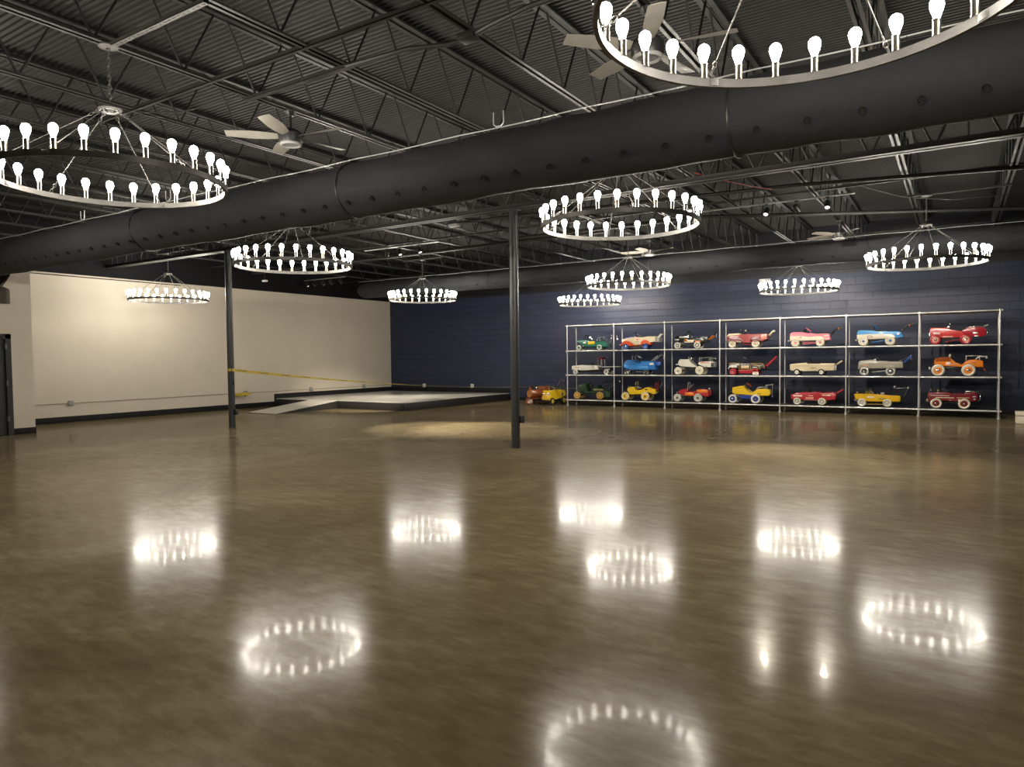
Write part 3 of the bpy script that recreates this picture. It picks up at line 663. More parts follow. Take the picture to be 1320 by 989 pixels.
def pedal_car(s, name, label, loc, rz=0, group='pedal cars on the rack', cat='pedal car'):
    t = thing(name, label, cat, loc, rz, group); hw = s['hw']
    slim = hw < .15
    wy = .185 if slim else .168
    for (x, r) in s['wheels']:
        for sd in (-1, 1): wheel(t, x, sd*wy, r, s['wc'], s['style'], sd)
        MB().cyl((x, -wy, r), (x, wy, r), .009, n=8).build('axle', M_BLK, t)
    # under-frame between the axles
    xa, xb = s['wheels'][0][0], s['wheels'][1][0]; ra = s['wheels'][0][1]
    a = MB()
    for sd in (-1, 1): a.box(xa-.03, xb+.03, sd*.06-.012, sd*.06+.012, ra+.0, ra+.03)
    a.build('under_frame', M_BLK, t)
    for i, (n, c, dw, pts) in enumerate(s['P']):
        h = hw+dw; bv = .028 if (i == 0 and not slim) else .016
        if n in ('hood', 'side_panel', 'side_trim', 'fender', 'running_board'): bv = .012
        if n == 'side_trim': bv = .0
        MB().prism(pts, -h, h, bv).build(n, pm(c), t, 35)
    for D in s['D']:
        c, x0, z0, x1, z1 = D; z0, z1 = min(z0, z1), max(z0, z1); mid = ((x0+x1)/2, (z0+z1)/2)
        dw = max([q[2] for q in s['P'] if inside(mid, q[3])] or [0])
        for sd in (-1, 1):
            y = sd*(hw+dw); a = MB()
            if c == 'digits12':
                me = text_mesh('12', (z1-z0)*1.5); me.transform(RX(PI/2) if sd < 0 else RZ(PI) @ RX(PI/2))
                me.materials.append(pm('black')); link('lettering', me, t, ((x0 if sd < 0 else x1), y+sd*.004, mid[1])); a.bm.free(); continue
            if c == 'emblem':
                a.tube([(mid[0]+(x1-x0)/2*math.cos(q), y+sd*.003, mid[1]+(z1-z0)/2*math.sin(q)) for q in [2*PI*k/24 for k in range(24)]], .004, 6, True)
                a.box(x0+.012, x1-.012, min(y, y+sd*.004), max(y, y+sd*.004), mid[1]-.004, mid[1]+.004); a.build('emblem', pm('dark_grey'), t); continue
            a.box(x0, x1, min(y-sd*.004, y+sd*.003), max(y-sd*.004, y+sd*.003), z0, z1, .0012); a.build('decal', pm(c), t)
    for (n, c, r, mode, pts) in s['B']:
        a = MB(); P3 = lambda y, q=pts: [(x, y, z) for x, z in q]
        if mode == 'c': a.tube(P3(0), r, 8)
        elif mode == 'p':
            MB().tube(P3(-hw*.55), r, 8).build(n, pm(c), t, 50); a.tube(P3(hw*.55), r, 8)
        elif mode == 's':
            MB().tube(P3(-hw-.001), r, 6).build(n, pm(c), t, 50); a.tube(P3(hw+.001), r, 6)
        elif mode == 'u':
            for sd in (-1, 1): a.tube(P3(sd*hw*.62), r, 8)
            x, z = pts[-1]; a.tube([(x, -hw*.62, z), (x, hw*.62, z)], r, 8)
        elif mode == 'w':
            (x0, z0), (x1, z1) = pts; d = Vector((x1-x0, z1-z0)); nrm = Vector((-d.y, d.x)).normalized()*r if d.length > 1e-5 else Vector((0, r)); e = d.normalized()*r*.4
            q = [(x0-e.x+nrm.x, z0-e.y+nrm.y), (x0-e.x-nrm.x, z0-e.y-nrm.y), (x1+e.x-nrm.x, z1+e.y-nrm.y), (x1+e.x+nrm.x, z1+e.y+nrm.y)]
            a.prism(q, -hw*.9, hw*.9, .006)
        a.build(n, pm(c), t, 50)
    x0, z0, x1, z1, c = s['S']; cx, cz = (x0+x1)/2, (z0+z1)/2; R = max(.075, .5*math.hypot(x1-x0, z1-z0)); d = Vector((x1-x0, 0, z1-z0)).normalized()
    a = MB(); a.tube([Vector((cx, 0, cz)) + d*(R*math.cos(q)) + Vector((0, R*math.sin(q), 0)) for q in [2*PI*k/20 for k in range(20)]], .009, 6, True)
    a.tube([Vector((cx, 0, cz))-d*R, Vector((cx, 0, cz))+d*R], .007, 6); a.tube([(cx, -R, cz), (cx, R, cz)], .007, 6); a.sph((cx, 0, cz), .02, 10)
    a.build('steering_wheel', pm(c), t)
    ax = d.cross(Vector((0, 1, 0))); ax = -ax if ax.z > 0 else ax
    MB().tube([Vector((cx, 0, cz)), Vector((cx, 0, cz))+Vector((-.45, 0, -.9)).normalized()*max(.10, cz-ra-.12)], .010, 8).build('steering_column', M_BLK, t)
    (sx0, sz0), (sx1, sz1) = s['seat']
    MB().box(sx0+.01, sx1-.005, -hw*.68, hw*.68, min(sz0, sz1)-.05, min(sz0, sz1)+.012, .010).build('seat', M_BLK, t)
    for (x, z, r) in s['L']:
        for sd in (-1, 1):
            a = MB(); a.lathe([(0, r*.9), (r*.6, r*.75), (r, 0), (r*1.02, -r*.35), (r*.8, -r*.5), (0, -r*.45)], TR(x, sd*hw*.62, z) @ RY(PI/2), 14); a.build('headlamp', pm('chrome'), t)
    return t
CAR_LABELS = {
 'a1': 'green jeep pedal car with yellow side plate and chrome boom, top shelf far left', 'a2': 'cream and orange-red truck pedal car with blue wheels on the top shelf',
 'a3': 'black pedal car with orange decals and white spoked wheels on the top shelf', 'a4': 'maroon pedal truck with cream hood and cream drilled wheels on the top shelf',
 'a5': 'pink and cream pedal car with black boom on the top shelf', 'a6': 'light blue and cream pedal car with black boom on the top shelf',
 'a7': 'glossy bright red fire-engine pedal car with chrome rails, top shelf far right', 'b1': 'white flatbed pedal car with the number 12, middle shelf far left',
 'b2': 'all blue pedal tow truck with silver boom on the middle shelf', 'b3': 'white pedal tow truck with big all-cream wheels on the middle shelf',
 'b4': 'black pedal wagon with gold trim, red wheels and long red boom', 'b5': 'plain cream pedal car with cream boom on the middle shelf',
 'b6': 'grey pedal car with blue boom on the middle shelf', 'b7': 'orange pedal tow truck with cream tyres, middle shelf far right',
 'c1': 'dark green pedal truck with gold wheels, bottom shelf far left', 'c2': 'yellow pedal truck with yellow wheels and dark red crane on the bottom shelf',
 'c3': 'red pedal truck with orange lettering panels and pale grey wheels on the bottom shelf', 'c4': 'yellow pedal truck with blue belly and white-tyred blue wheels',
 'c5': 'red pedal car with pale lettering and a red boom on the bottom shelf', 'c6': 'golden yellow pedal car with thin black crane on the bottom shelf',
 'c7': 'dark wine-red fire-engine pedal car with chrome bells, bottom shelf far right'}
CARS=[
{"k":"a1","x":-9.611,"z":1.66,"hw":0.165,"wheels":[(0.0,0.077),(0.678,0.081)],"wc":("white","green","green"),"style":"","P":[("body","green",0,[(-0.082,0.309),(0.227,0.309),(0.239,0.275),(0.513,0.259),(0.818,0.26),(0.879,0.18),(0.933,0.156),(0.939,0.084),(0.806,0.081),(0.758,0.118),(0.586,0.123),(0.562,0.088),(0.177,0.1),(0.101,0.206),(0.076,0.218),(-0.076,0.235)])],"D":[("yellow",0.302,0.261,0.519,0.175),("white",0.145,0.247,0.233,0.204)],"B":[("windshield","black",0.012,"u",[(0.149,0.312),(0.189,0.451)]),("roll_bar","chrome",0.012,"u",[(0.574,0.268),(0.58,0.341),(0.623,0.367)]),("roll_bar","chrome",0.012,"p",[(0.623,0.367),(0.794,0.366),(0.837,0.259)]),("tow_boom","chrome",0.012,"p",[(0.861,0.264),(1.048,0.444),(1.114,0.431)]),("tow_boom","chrome",0.012,"c",[(0.915,0.173),(1.108,0.426),(1.167,0.418)]),("hook","chrome",0.014,"c",[(1.167,0.418),(1.179,0.302)]),("winch","chrome",0.03,"c",[(0.982,0.265),(1.03,0.252)])],"S":(0.277,0.414,0.358,0.321,"chrome"),"seat":((0.376,0.275),(0.55,0.269)),"L":[]},
{"k":"a2","x":-8.097,"z":1.66,"hw":0.185,"wheels":[(0.0,0.087),(0.599,0.087)],"wc":("navy","blue","chrome"),"style":"","P":[("body","cream",0,[(-0.129,0.3),(0.053,0.326),(0.215,0.335),(0.238,0.36),(0.273,0.335),(0.514,0.343),(0.65,0.369),(0.897,0.366),(0.902,0.202),(0.773,0.197),(0.468,0.143),(0.261,0.133),(-0.111,0.147)]),("fender","orange_red",0.02,[(-0.176,0.126),(-0.111,0.169),(-0.076,0.234),(0.006,0.261),(0.099,0.25),(0.204,0.2),(0.285,0.124),(0.468,0.132),(0.468,0.111),(0.099,0.101),(0.07,0.157),(0.0,0.185),(-0.07,0.158),(-0.123,0.115)]),("fender","orange_red",0.02,[(0.468,0.134),(0.474,0.209),(0.536,0.268),(0.627,0.273),(0.706,0.23),(0.79,0.138),(0.695,0.123),(0.672,0.176),(0.604,0.193),(0.525,0.161),(0.502,0.113)]),("tailgate","grey",-0.03,[(0.902,0.329),(1.002,0.323),(1.002,0.201),(0.902,0.202)])],"D":[("pink",0.331,0.307,0.405,0.264),("grey",0.313,0.232,0.422,0.208)],"B":[("windshield","black",0.014,"u",[(0.256,0.346),(0.233,0.476)]),("tow_boom","white",0.035,"c",[(0.924,0.324),(1.013,0.423)]),("tow_boom","white",0.012,"c",[(1.013,0.423),(1.063,0.418)]),("bumper","cream",0.02,"w",[(-0.161,0.137),(-0.182,0.137)]),("pedal_rod","grey",0.012,"p",[(0.111,0.054),(0.502,0.091)]),("hood_ornament","blue",0.014,"c",[(-0.076,0.354),(-0.006,0.337),(0.053,0.359),(0.146,0.358)])],"S":(0.336,0.437,0.411,0.393,"chrome"),"seat":((0.354,0.35),(0.502,0.349)),"L":[]},
{"k":"b1","x":-9.736,"z":0.938,"hw":0.165,"wheels":[(0.0,0.075),(1.019,0.078)],"wc":("white","grey","chrome"),"style":"","P":[("body","white",0,[(-0.136,0.25),(-0.095,0.262),(0.229,0.283),(0.375,0.273),(0.711,0.27),(0.737,0.234),(0.737,0.14),(0.56,0.135),(0.269,0.122),(0.162,0.102),(0.101,0.126),(0.081,0.155),(0.0,0.167),(-0.068,0.129),(-0.136,0.129)]),("flat_bed","grey",0,[(0.741,0.237),(1.429,0.244),(1.429,0.214),(0.741,0.206)]),("chassis","black",-0.06,[(0.108,0.12),(0.744,0.146),(1.092,0.191),(1.131,0.121),(0.951,0.095),(0.162,0.078)])],"D":[("digits12",0.527,0.25,0.665,0.18),("tan",-0.041,0.22,0.128,0.2)],"B":[("cab_frame","chrome",0.014,"u",[(0.724,0.267),(0.737,0.471)]),("cab_frame","chrome",0.014,"u",[(0.858,0.238),(0.841,0.472)]),("cab_roof","dark_red",0.028,"w",[(0.75,0.483),(0.854,0.478)])],"S":(0.455,0.327,0.56,0.274,"black"),"seat":((0.389,0.281),(0.613,0.283)),"L":[]},
{"k":"b2","x":-8.066,"z":0.938,"hw":0.185,"wheels":[(0.0,0.078),(0.592,0.078)],"wc":("chrome","black","chrome"),"style":"","P":[("body","sky_blue",0,[(-0.106,0.296),(-0.07,0.361),(-0.012,0.415),(0.209,0.426),(0.278,0.296),(0.416,0.296),(0.416,0.355),(0.461,0.387),(0.71,0.387),(0.856,0.371),(0.861,0.137),(0.688,0.136),(0.654,0.145),(0.07,0.142),(0.0,0.187),(-0.1,0.181)]),("side_panel","bright_blue",0.016,[(-0.088,0.263),(0.597,0.264),(0.654,0.222),(0.671,0.151),(0.507,0.146),(0.081,0.144),(0.035,0.187),(-0.082,0.198)]),("tank","blue",-0.06,[(0.85,0.376),(0.961,0.371),(0.989,0.329),(0.978,0.255),(0.85,0.254)])],"D":[("white",0.699,0.334,0.817,0.275)],"B":[("tow_boom","silver",0.018,"p",[(0.733,0.387),(0.923,0.541)]),("tow_boom","silver",0.016,"c",[(0.923,0.541),(0.989,0.561),(1.055,0.524)]),("hook","silver",0.01,"c",[(1.055,0.524),(1.05,0.44)]),("pedal_rod","silver",0.012,"p",[(0.255,0.08),(0.461,0.081)]),("windshield","chrome",0.014,"u",[(0.153,0.42),(0.153,0.529)])],"S":(0.232,0.561,0.393,0.468,"silver"),"seat":((0.29,0.296),(0.416,0.296)),"L":[]},
{"k":"c1","x":-9.675,"z":0.192,"hw":0.14,"wheels":[(0.0,0.113),(0.754,0.118)],"wc":("gold","brass","yellow"),"style":"","P":[("body","dark_green",0,[(-0.007,0.376),(0.047,0.437),(0.248,0.476),(0.294,0.441),(0.301,0.214),(0.499,0.213),(0.499,0.373),(0.552,0.35),(0.67,0.418),(0.683,0.329),(0.838,0.327),(0.916,0.258),(1.057,0.255),(1.057,0.067),(0.89,0.063),(0.631,0.186),(0.261,0.177),(0.141,0.198),(-0.007,0.279)]),("fender","black",0.05,[(0.617,0.215),(0.709,0.277),(0.813,0.271),(0.89,0.181),(0.877,0.11),(0.838,0.197),(0.748,0.234),(0.657,0.193)]),("fender","black",0.05,[(-0.014,0.273),(0.047,0.28),(0.154,0.211),(0.221,0.176),(0.141,0.174),(0.074,0.239),(-0.014,0.255)])],"D":[("olive",0.526,0.317,0.838,0.268)],"B":[("tow_boom","dark_grey",0.012,"p",[(0.942,0.264),(1.159,0.508)]),("tow_boom","dark_grey",0.01,"c",[(1.159,0.508),(1.305,0.546)]),("tow_boom","dark_grey",0.01,"p",[(0.838,0.327),(0.851,0.439),(1.159,0.508)]),("hook","silver",0.022,"c",[(1.305,0.563),(1.317,0.523)]),("pedal_rod","dark_grey",0.01,"p",[(0.141,0.126),(0.617,0.127)])],"S":(0.341,0.46,0.42,0.384,"black"),"seat":((0.328,0.215),(0.486,0.218)),"L":[]},
{"k":"c2","x":-8.114,"z":0.192,"hw":0.135,"wheels":[(0.0,0.12),(0.612,0.126)],"wc":("cream","yellow","chrome"),"style":"","P":[("body","yellow",0,[(0.035,0.289),(0.046,0.344),(0.116,0.379),(0.267,0.398),(0.278,0.296),(0.325,0.281),(0.462,0.285),(0.576,0.368),(0.712,0.388),(0.746,0.352),(0.902,0.345),(0.908,0.196),(0.802,0.193),(0.723,0.255),(0.61,0.273),(0.508,0.227),(0.474,0.178),(0.128,0.167)]),("crane_base","dark_red",-0.02,[(0.746,0.384),(0.98,0.336),(0.975,0.294),(0.902,0.297),(0.757,0.341)])],"D":[("black",0.582,0.339,0.667,0.301)],"B":[("windshield","chrome",0.013,"u",[(0.29,0.399),(0.284,0.512),(0.319,0.545)]),("mirror_post","dark_grey",0.008,"u",[(0.405,0.386),(0.405,0.547)]),("crane","dark_red",0.02,"p",[(0.869,0.365),(0.902,0.525)]),("crane","dark_red",0.01,"c",[(0.941,0.367),(0.936,0.537),(1.014,0.56),(1.058,0.529)]),("hook_cable","silver",0.006,"c",[(1.058,0.529),(0.98,0.368)]),("bumper","chrome",0.02,"w",[(0.802,0.206),(0.914,0.209)])],"S":(0.319,0.384,0.405,0.353,"silver"),"seat":((0.325,0.284),(0.462,0.288)),"L":[(0.07,0.399,0.024),(-0.065,0.267,0.03)]},
{"k":"a3","x":-6.556,"z":1.66,"hw":0.165,"wheels":[(0.0,0.091),(0.556,0.095)],"wc":("white","black","white"),"style":"spokes","P":[("body","gloss_black",0,[(-0.101,0.29),(-0.072,0.345),(0.1,0.369),(0.258,0.372),(0.325,0.293),(0.393,0.259),(0.537,0.257),(0.549,0.322),(0.637,0.32),(0.834,0.317),(0.845,0.154),(0.659,0.151),(0.626,0.212),(0.482,0.192),(0.448,0.154),(0.088,0.176),(0.054,0.221),(-0.083,0.234)])],"D":[("cream",0.19,0.239,0.46,0.165),("orange",0.196,0.257,0.275,0.195),("orange",0.499,0.212,0.637,0.173),("silver",0.054,0.343,0.314,0.288),("silver",-0.072,0.265,0.043,0.232)],"B":[("windshield","black",0.014,"u",[(0.247,0.372),(0.269,0.482)]),("tow_boom","orange",0.014,"p",[(0.851,0.241),(0.97,0.352)]),("tow_boom","black",0.016,"c",[(0.97,0.352),(1.04,0.426)]),("hook_cable","silver",0.007,"c",[(1.04,0.426),(1.024,0.292)]),("pedal_rod","dark_grey",0.01,"p",[(0.1,0.087),(0.471,0.083)])],"S":(0.303,0.459,0.376,0.391,"black"),"seat":((0.37,0.271),(0.526,0.268)),"L":[(0.255,0.369,0.029)]},
{"k":"b3","x":-6.534,"z":0.938,"hw":0.135,"wheels":[(0.0,0.11),(0.604,0.12)],"wc":("ivory","ivory","grey"),"style":"","P":[("body","white",0,[(-0.019,0.345),(0.009,0.401),(0.038,0.435),(0.066,0.413),(0.27,0.431),(0.303,0.426),(0.348,0.317),(0.527,0.232),(0.515,0.21),(0.415,0.23),(0.055,0.225),(-0.019,0.279)]),("rear_body","white",0.02,[(0.549,0.319),(0.615,0.359),(0.867,0.372),(0.986,0.358),(0.991,0.217),(0.856,0.21),(0.725,0.213),(0.615,0.266),(0.56,0.292)]),("belly_pan","black",-0.03,[(0.157,0.221),(0.571,0.227),(0.471,0.1),(0.281,0.096)])],"D":[("salmon",0.626,0.353,0.856,0.318),("dark_grey",0.91,0.335,0.986,0.228)],"B":[("rack","silver",0.01,"u",[(0.56,0.342),(0.571,0.467)]),("rack","silver",0.01,"p",[(0.571,0.467),(0.856,0.475)]),("rack","silver",0.014,"u",[(0.823,0.41),(0.856,0.453),(0.878,0.454),(0.878,0.356)]),("tow_boom","silver",0.012,"c",[(0.856,0.459),(0.997,0.449)]),("hook","silver",0.02,"c",[(0.981,0.46),(0.986,0.422)]),("windshield","silver",0.012,"u",[(0.287,0.426),(0.27,0.492)]),("bumper","silver",0.018,"w",[(-0.077,0.284),(-0.025,0.284)])],"S":(0.337,0.514,0.415,0.46,"black"),"seat":((0.382,0.263),(0.515,0.264)),"L":[(0.354,0.462,0.02),(-0.059,0.284,0.024)]},
{"k":"c3","x":-6.557,"z":0.192,"hw":0.135,"wheels":[(0.0,0.111),(0.583,0.12)],"wc":("pale_grey","pale_grey","dark_grey"),"style":"","P":[("body","red",0,[(0.004,0.248),(0.032,0.305),(0.146,0.352),(0.236,0.376),(0.259,0.288),(0.326,0.268),(0.483,0.278),(0.55,0.35),(0.66,0.359),(0.792,0.356),(0.857,0.282),(0.863,0.152),(0.748,0.149),(0.693,0.202),(0.594,0.221),(0.505,0.207),(0.461,0.162),(0.236,0.156),(0.123,0.185)]),("tail_box","dark_red",-0.03,[(0.857,0.342),(0.933,0.327),(0.933,0.198),(0.857,0.174)])],"D":[("orange",0.538,0.339,0.841,0.269),("orange",0.203,0.259,0.449,0.175)],"B":[("windshield","silver",0.013,"u",[(0.253,0.288),(0.281,0.525)]),("crane","dark_grey",0.01,"c",[(0.879,0.348),(0.944,0.479),(0.966,0.312)]),("crane","dark_grey",0.008,"c",[(0.857,0.499),(0.944,0.479)]),("winch","silver",0.03,"c",[(0.83,0.368),(0.863,0.358)])],"S":(0.315,0.394,0.377,0.467,"silver"),"seat":((0.293,0.276),(0.472,0.281)),"L":[(-0.036,0.25,0.029)]},
{"k":"a4","x":-5.056,"z":1.66,"hw":0.185,"wheels":[(0.0,0.1),(0.602,0.102)],"wc":("ivory","ivory","tan"),"style":"dots","P":[("body","maroon_red",0,[(-0.147,0.304),(-0.099,0.35),(0.193,0.352),(0.228,0.351),(0.469,0.331),(0.651,0.366),(0.897,0.357),(0.908,0.201),(0.797,0.204),(0.763,0.159),(0.469,0.132),(0.262,0.138),(0.077,0.166),(-0.076,0.171),(-0.135,0.196)]),("hood","cream",0.008,[(-0.153,0.298),(-0.088,0.373),(0.181,0.386),(0.228,0.351),(-0.041,0.322)]),("fender","maroon",0.022,[(-0.147,0.161),(-0.123,0.244),(-0.052,0.313),(0.1,0.308),(0.216,0.257),(0.297,0.172),(0.286,0.149),(0.112,0.189),(0.006,0.213),(-0.076,0.18)]),("fender","maroon",0.022,[(0.469,0.155),(0.492,0.248),(0.572,0.287),(0.673,0.272),(0.763,0.205),(0.786,0.144),(0.73,0.148),(0.685,0.184),(0.606,0.201),(0.526,0.175)]),("running_board","cream",0.015,[(0.088,0.196),(0.228,0.183),(0.228,0.139),(0.1,0.16)])],"D":[("salmon",0.746,0.339,0.886,0.213)],"B":[("windshield","black",0.014,"u",[(0.239,0.356),(0.216,0.481)]),("tow_boom","cream",0.028,"c",[(0.914,0.31),(0.997,0.411)]),("hook","white",0.03,"c",[(0.997,0.417),(1.058,0.421)]),("bumper","chrome",0.022,"w",[(-0.161,0.167),(-0.159,0.149)]),("pedal_rod","maroon_red",0.012,"p",[(0.274,0.102),(0.515,0.061)])],"S":(0.314,0.477,0.364,0.399,"chrome"),"seat":((0.378,0.346),(0.515,0.341)),"L":[(-0.082,0.207,0.021)]},
{"k":"b4","x":-5.034,"z":0.938,"hw":0.17,"wheels":[(0.0,0.09),(0.567,0.089)],"wc":("red","red","chrome"),"style":"","P":[("body","gloss_black",0,[(-0.121,0.308),(-0.074,0.33),(0.252,0.329),(0.264,0.299),(0.459,0.3),(0.504,0.322),(0.764,0.316),(0.808,0.263),(0.82,0.17),(0.696,0.161),(0.148,0.154),(0.09,0.19),(-0.11,0.182)]),("belly_pan","red",-0.02,[(0.136,0.15),(0.515,0.143),(0.515,0.042),(0.159,0.041)])],"D":[("pale_gold",0.206,0.253,0.413,0.184),("white",-0.104,0.254,0.113,0.202),("white",0.504,0.217,0.629,0.197)],"B":[("trim_line","gold",0.007,"s",[(-0.11,0.319),(0.252,0.318)]),("trim_line","gold",0.007,"s",[(0.165,0.301),(0.165,0.159)]),("trim_line","gold",0.007,"s",[(0.459,0.282),(0.459,0.16)]),("trim_line","gold",0.007,"s",[(0.47,0.294),(0.493,0.315),(0.764,0.308),(0.803,0.257),(0.814,0.176)]),("trim_line","gold",0.007,"s",[(0.493,0.264),(0.629,0.261),(0.679,0.219),(0.691,0.167)]),("trim_line","gold",0.007,"s",[(0.148,0.16),(0.691,0.163)]),("tow_boom","red",0.032,"c",[(0.825,0.234),(1.08,0.487)]),("bumper","chrome",0.02,"w",[(-0.121,0.165),(-0.116,0.188)])],"S":(0.212,0.483,0.327,0.415,"chrome"),"seat":((0.287,0.31),(0.447,0.306)),"L":[]},
{"k":"c4","x":-5.038,"z":0.192,"hw":0.135,"wheels":[(0.0,0.116),(0.593,0.123)],"wc":("white","royal","chrome"),"style":"","P":[("body","yellow",0,[(-0.026,0.395),(-0.006,0.431),(0.21,0.445),(0.279,0.469),(0.314,0.399),(0.36,0.329),(0.428,0.283),(0.519,0.284),(0.588,0.361),(0.667,0.391),(0.812,0.393),(0.924,0.377),(0.946,0.343),(0.946,0.245),(0.902,0.21),(0.7,0.204),(0.599,0.239),(0.508,0.232),(0.497,0.237),(0.082,0.23),(-0.023,0.264)]),("belly_pan","royal",-0.01,[(0.117,0.221),(0.497,0.228),(0.451,0.114),(0.221,0.109)])],"D":[("olive",0.621,0.269,0.723,0.247),("olive",0.094,0.402,0.21,0.395)],"B":[("windshield","chrome",0.018,"u",[(0.244,0.38),(0.25,0.469),(0.279,0.475)]),("rack","silver",0.01,"p",[(0.588,0.367),(0.633,0.426),(0.79,0.428),(0.796,0.387)]),("crane","silver",0.012,"p",[(0.835,0.388),(0.824,0.475),(0.979,0.499)]),("hook_cable","silver",0.008,"c",[(0.979,0.499),(0.968,0.188)]),("hook","silver",0.016,"c",[(0.957,0.182),(0.985,0.182)]),("pedal_rod","dark_grey",0.01,"p",[(0.105,0.065),(0.256,0.092)])],"S":(0.331,0.54,0.428,0.441,"rust"),"seat":((0.405,0.295),(0.519,0.296)),"L":[(-0.073,0.303,0.021)]},
{"k":"a5","x":-3.474,"z":1.66,"hw":0.175,"wheels":[(0.0,0.103),(0.585,0.103)],"wc":("ivory","ivory","pink"),"style":"","P":[("body","pink",0,[(-0.131,0.325),(-0.107,0.363),(-0.03,0.376),(0.158,0.376),(0.252,0.356),(0.344,0.317),(0.46,0.296),(0.528,0.326),(0.733,0.324),(0.8,0.308),(0.834,0.155),(0.688,0.154),(0.505,0.166),(0.1,0.159),(-0.125,0.162)]),("side_panel","ivory",0.016,[(-0.128,0.275),(0.158,0.27),(0.344,0.242),(0.437,0.241),(0.528,0.258),(0.62,0.25),(0.676,0.213),(0.676,0.156),(0.505,0.161),(0.494,0.151),(0.094,0.15),(0.041,0.197),(-0.053,0.199),(-0.113,0.143),(-0.128,0.149)])],"D":[("pink",0.112,0.265,0.153,0.221),("pale_pink",0.671,0.28,0.789,0.257)],"B":[("windshield","black",0.014,"u",[(0.193,0.369),(0.211,0.444)]),("tow_boom","black",0.02,"c",[(0.828,0.302),(0.879,0.392),(0.957,0.433),(1.073,0.463)]),("knob","orange",0.028,"c",[(0.974,0.439),(1.001,0.438)]),("pedal_rod","pink",0.014,"p",[(0.158,0.068),(0.494,0.092)]),("pedal_rod","pink",0.012,"p",[(0.158,0.115),(0.494,0.104)]),("bumper","grey",0.018,"w",[(-0.178,0.156),(-0.154,0.156)])],"S":(0.228,0.481,0.344,0.381,"pink"),"seat":((0.362,0.31),(0.483,0.308)),"L":[]},
{"k":"b5","x":-3.435,"z":0.938,"hw":0.175,"wheels":[(0.0,0.083),(0.573,0.083)],"wc":("black","white","cream"),"style":"","P":[("body","cream",0,[(-0.17,0.273),(-0.14,0.288),(0.061,0.308),(0.236,0.325),(0.265,0.275),(0.512,0.27),(0.552,0.306),(0.873,0.303),(0.879,0.276),(0.868,0.118),(0.683,0.113),(0.649,0.125),(0.478,0.12),(0.466,0.107),(0.131,0.096),(0.084,0.146),(0.002,0.165),(-0.081,0.134),(-0.116,0.112),(-0.166,0.141)]),("tailgate","grey",-0.02,[(0.868,0.25),(0.918,0.246),(0.918,0.13),(0.868,0.13)]),("side_trim","tan",0.008,[(-0.164,0.25),(0.868,0.242),(0.868,0.233),(-0.164,0.24)])],"D":[("tan",0.323,0.207,0.455,0.169)],"B":[("tow_boom","cream",0.022,"c",[(0.873,0.254),(1.029,0.362)]),("pedal_rod","dark_grey",0.01,"p",[(0.213,0.071),(0.489,0.058)])],"S":(0.248,0.443,0.352,0.315,"black"),"seat":((0.288,0.281),(0.506,0.28)),"L":[]},
{"k":"c5","x":-3.425,"z":0.192,"hw":0.175,"wheels":[(0.0,0.092),(0.58,0.095)],"wc":("ivory","grey","ivory"),"style":"","P":[("body","red",0,[(-0.159,0.255),(-0.008,0.3),(0.243,0.34),(0.261,0.294),(0.502,0.293),(0.571,0.321),(0.796,0.338),(0.875,0.336),(0.919,0.29),(0.908,0.204),(0.875,0.135),(0.661,0.124),(0.502,0.133),(0.479,0.12),(0.144,0.114),(0.086,0.161),(-0.008,0.175),(-0.091,0.145),(-0.12,0.125),(-0.156,0.148)])],"D":[("pale_pink",-0.085,0.246,0.121,0.21),("salmon",0.203,0.198,0.388,0.149),("white",0.261,0.242,0.376,0.23),("white",0.548,0.293,0.807,0.286),("pale_pink",0.588,0.261,0.796,0.244),("salmon",0.144,0.124,0.479,0.132)],"B":[("tow_boom","red",0.024,"c",[(0.902,0.301),(1.041,0.398)]),("pedal_rod","grey",0.012,"p",[(0.086,0.036),(0.133,0.076)])],"S":(0.238,0.436,0.295,0.321,"black"),"seat":((0.284,0.295),(0.502,0.306)),"L":[]},
{"k":"a6","x":-1.926,"z":1.66,"hw":0.175,"wheels":[(0.0,0.11),(0.573,0.112)],"wc":("ivory","ivory","sky_blue"),"style":"","P":[("body","light_blue",0,[(-0.141,0.322),(-0.112,0.374),(-0.029,0.379),(0.204,0.375),(0.274,0.341),(0.32,0.308),(0.48,0.318),(0.537,0.343),(0.762,0.339),(0.801,0.294),(0.856,0.204),(0.829,0.172),(0.683,0.17),(0.502,0.177),(0.1,0.162),(-0.135,0.191)]),("side_panel","ivory",0.016,[(-0.139,0.27),(0.158,0.285),(0.32,0.263),(0.48,0.273),(0.593,0.278),(0.661,0.232),(0.689,0.174),(0.502,0.173),(0.48,0.161),(0.111,0.153),(0.065,0.189),(-0.065,0.19),(-0.112,0.152),(-0.135,0.158)])],"D":[("emblem",0.082,0.247,0.198,0.176),("silver",0.711,0.289,0.762,0.25)],"B":[("windshield","black",0.014,"u",[(0.187,0.375),(0.187,0.453)]),("tow_boom","black",0.018,"c",[(0.806,0.338),(0.851,0.414),(0.939,0.469),(1.066,0.51)]),("knob","orange_red",0.026,"c",[(0.945,0.469),(0.978,0.468)]),("hook","chrome",0.02,"c",[(0.806,0.36),(0.823,0.37)]),("pedal_rod","sky_blue",0.014,"p",[(0.181,0.083),(0.491,0.119)]),("bumper","grey",0.018,"w",[(-0.171,0.139),(-0.147,0.139)])],"S":(0.21,0.498,0.314,0.399,"sky_blue"),"seat":((0.337,0.321),(0.48,0.318)),"L":[]},
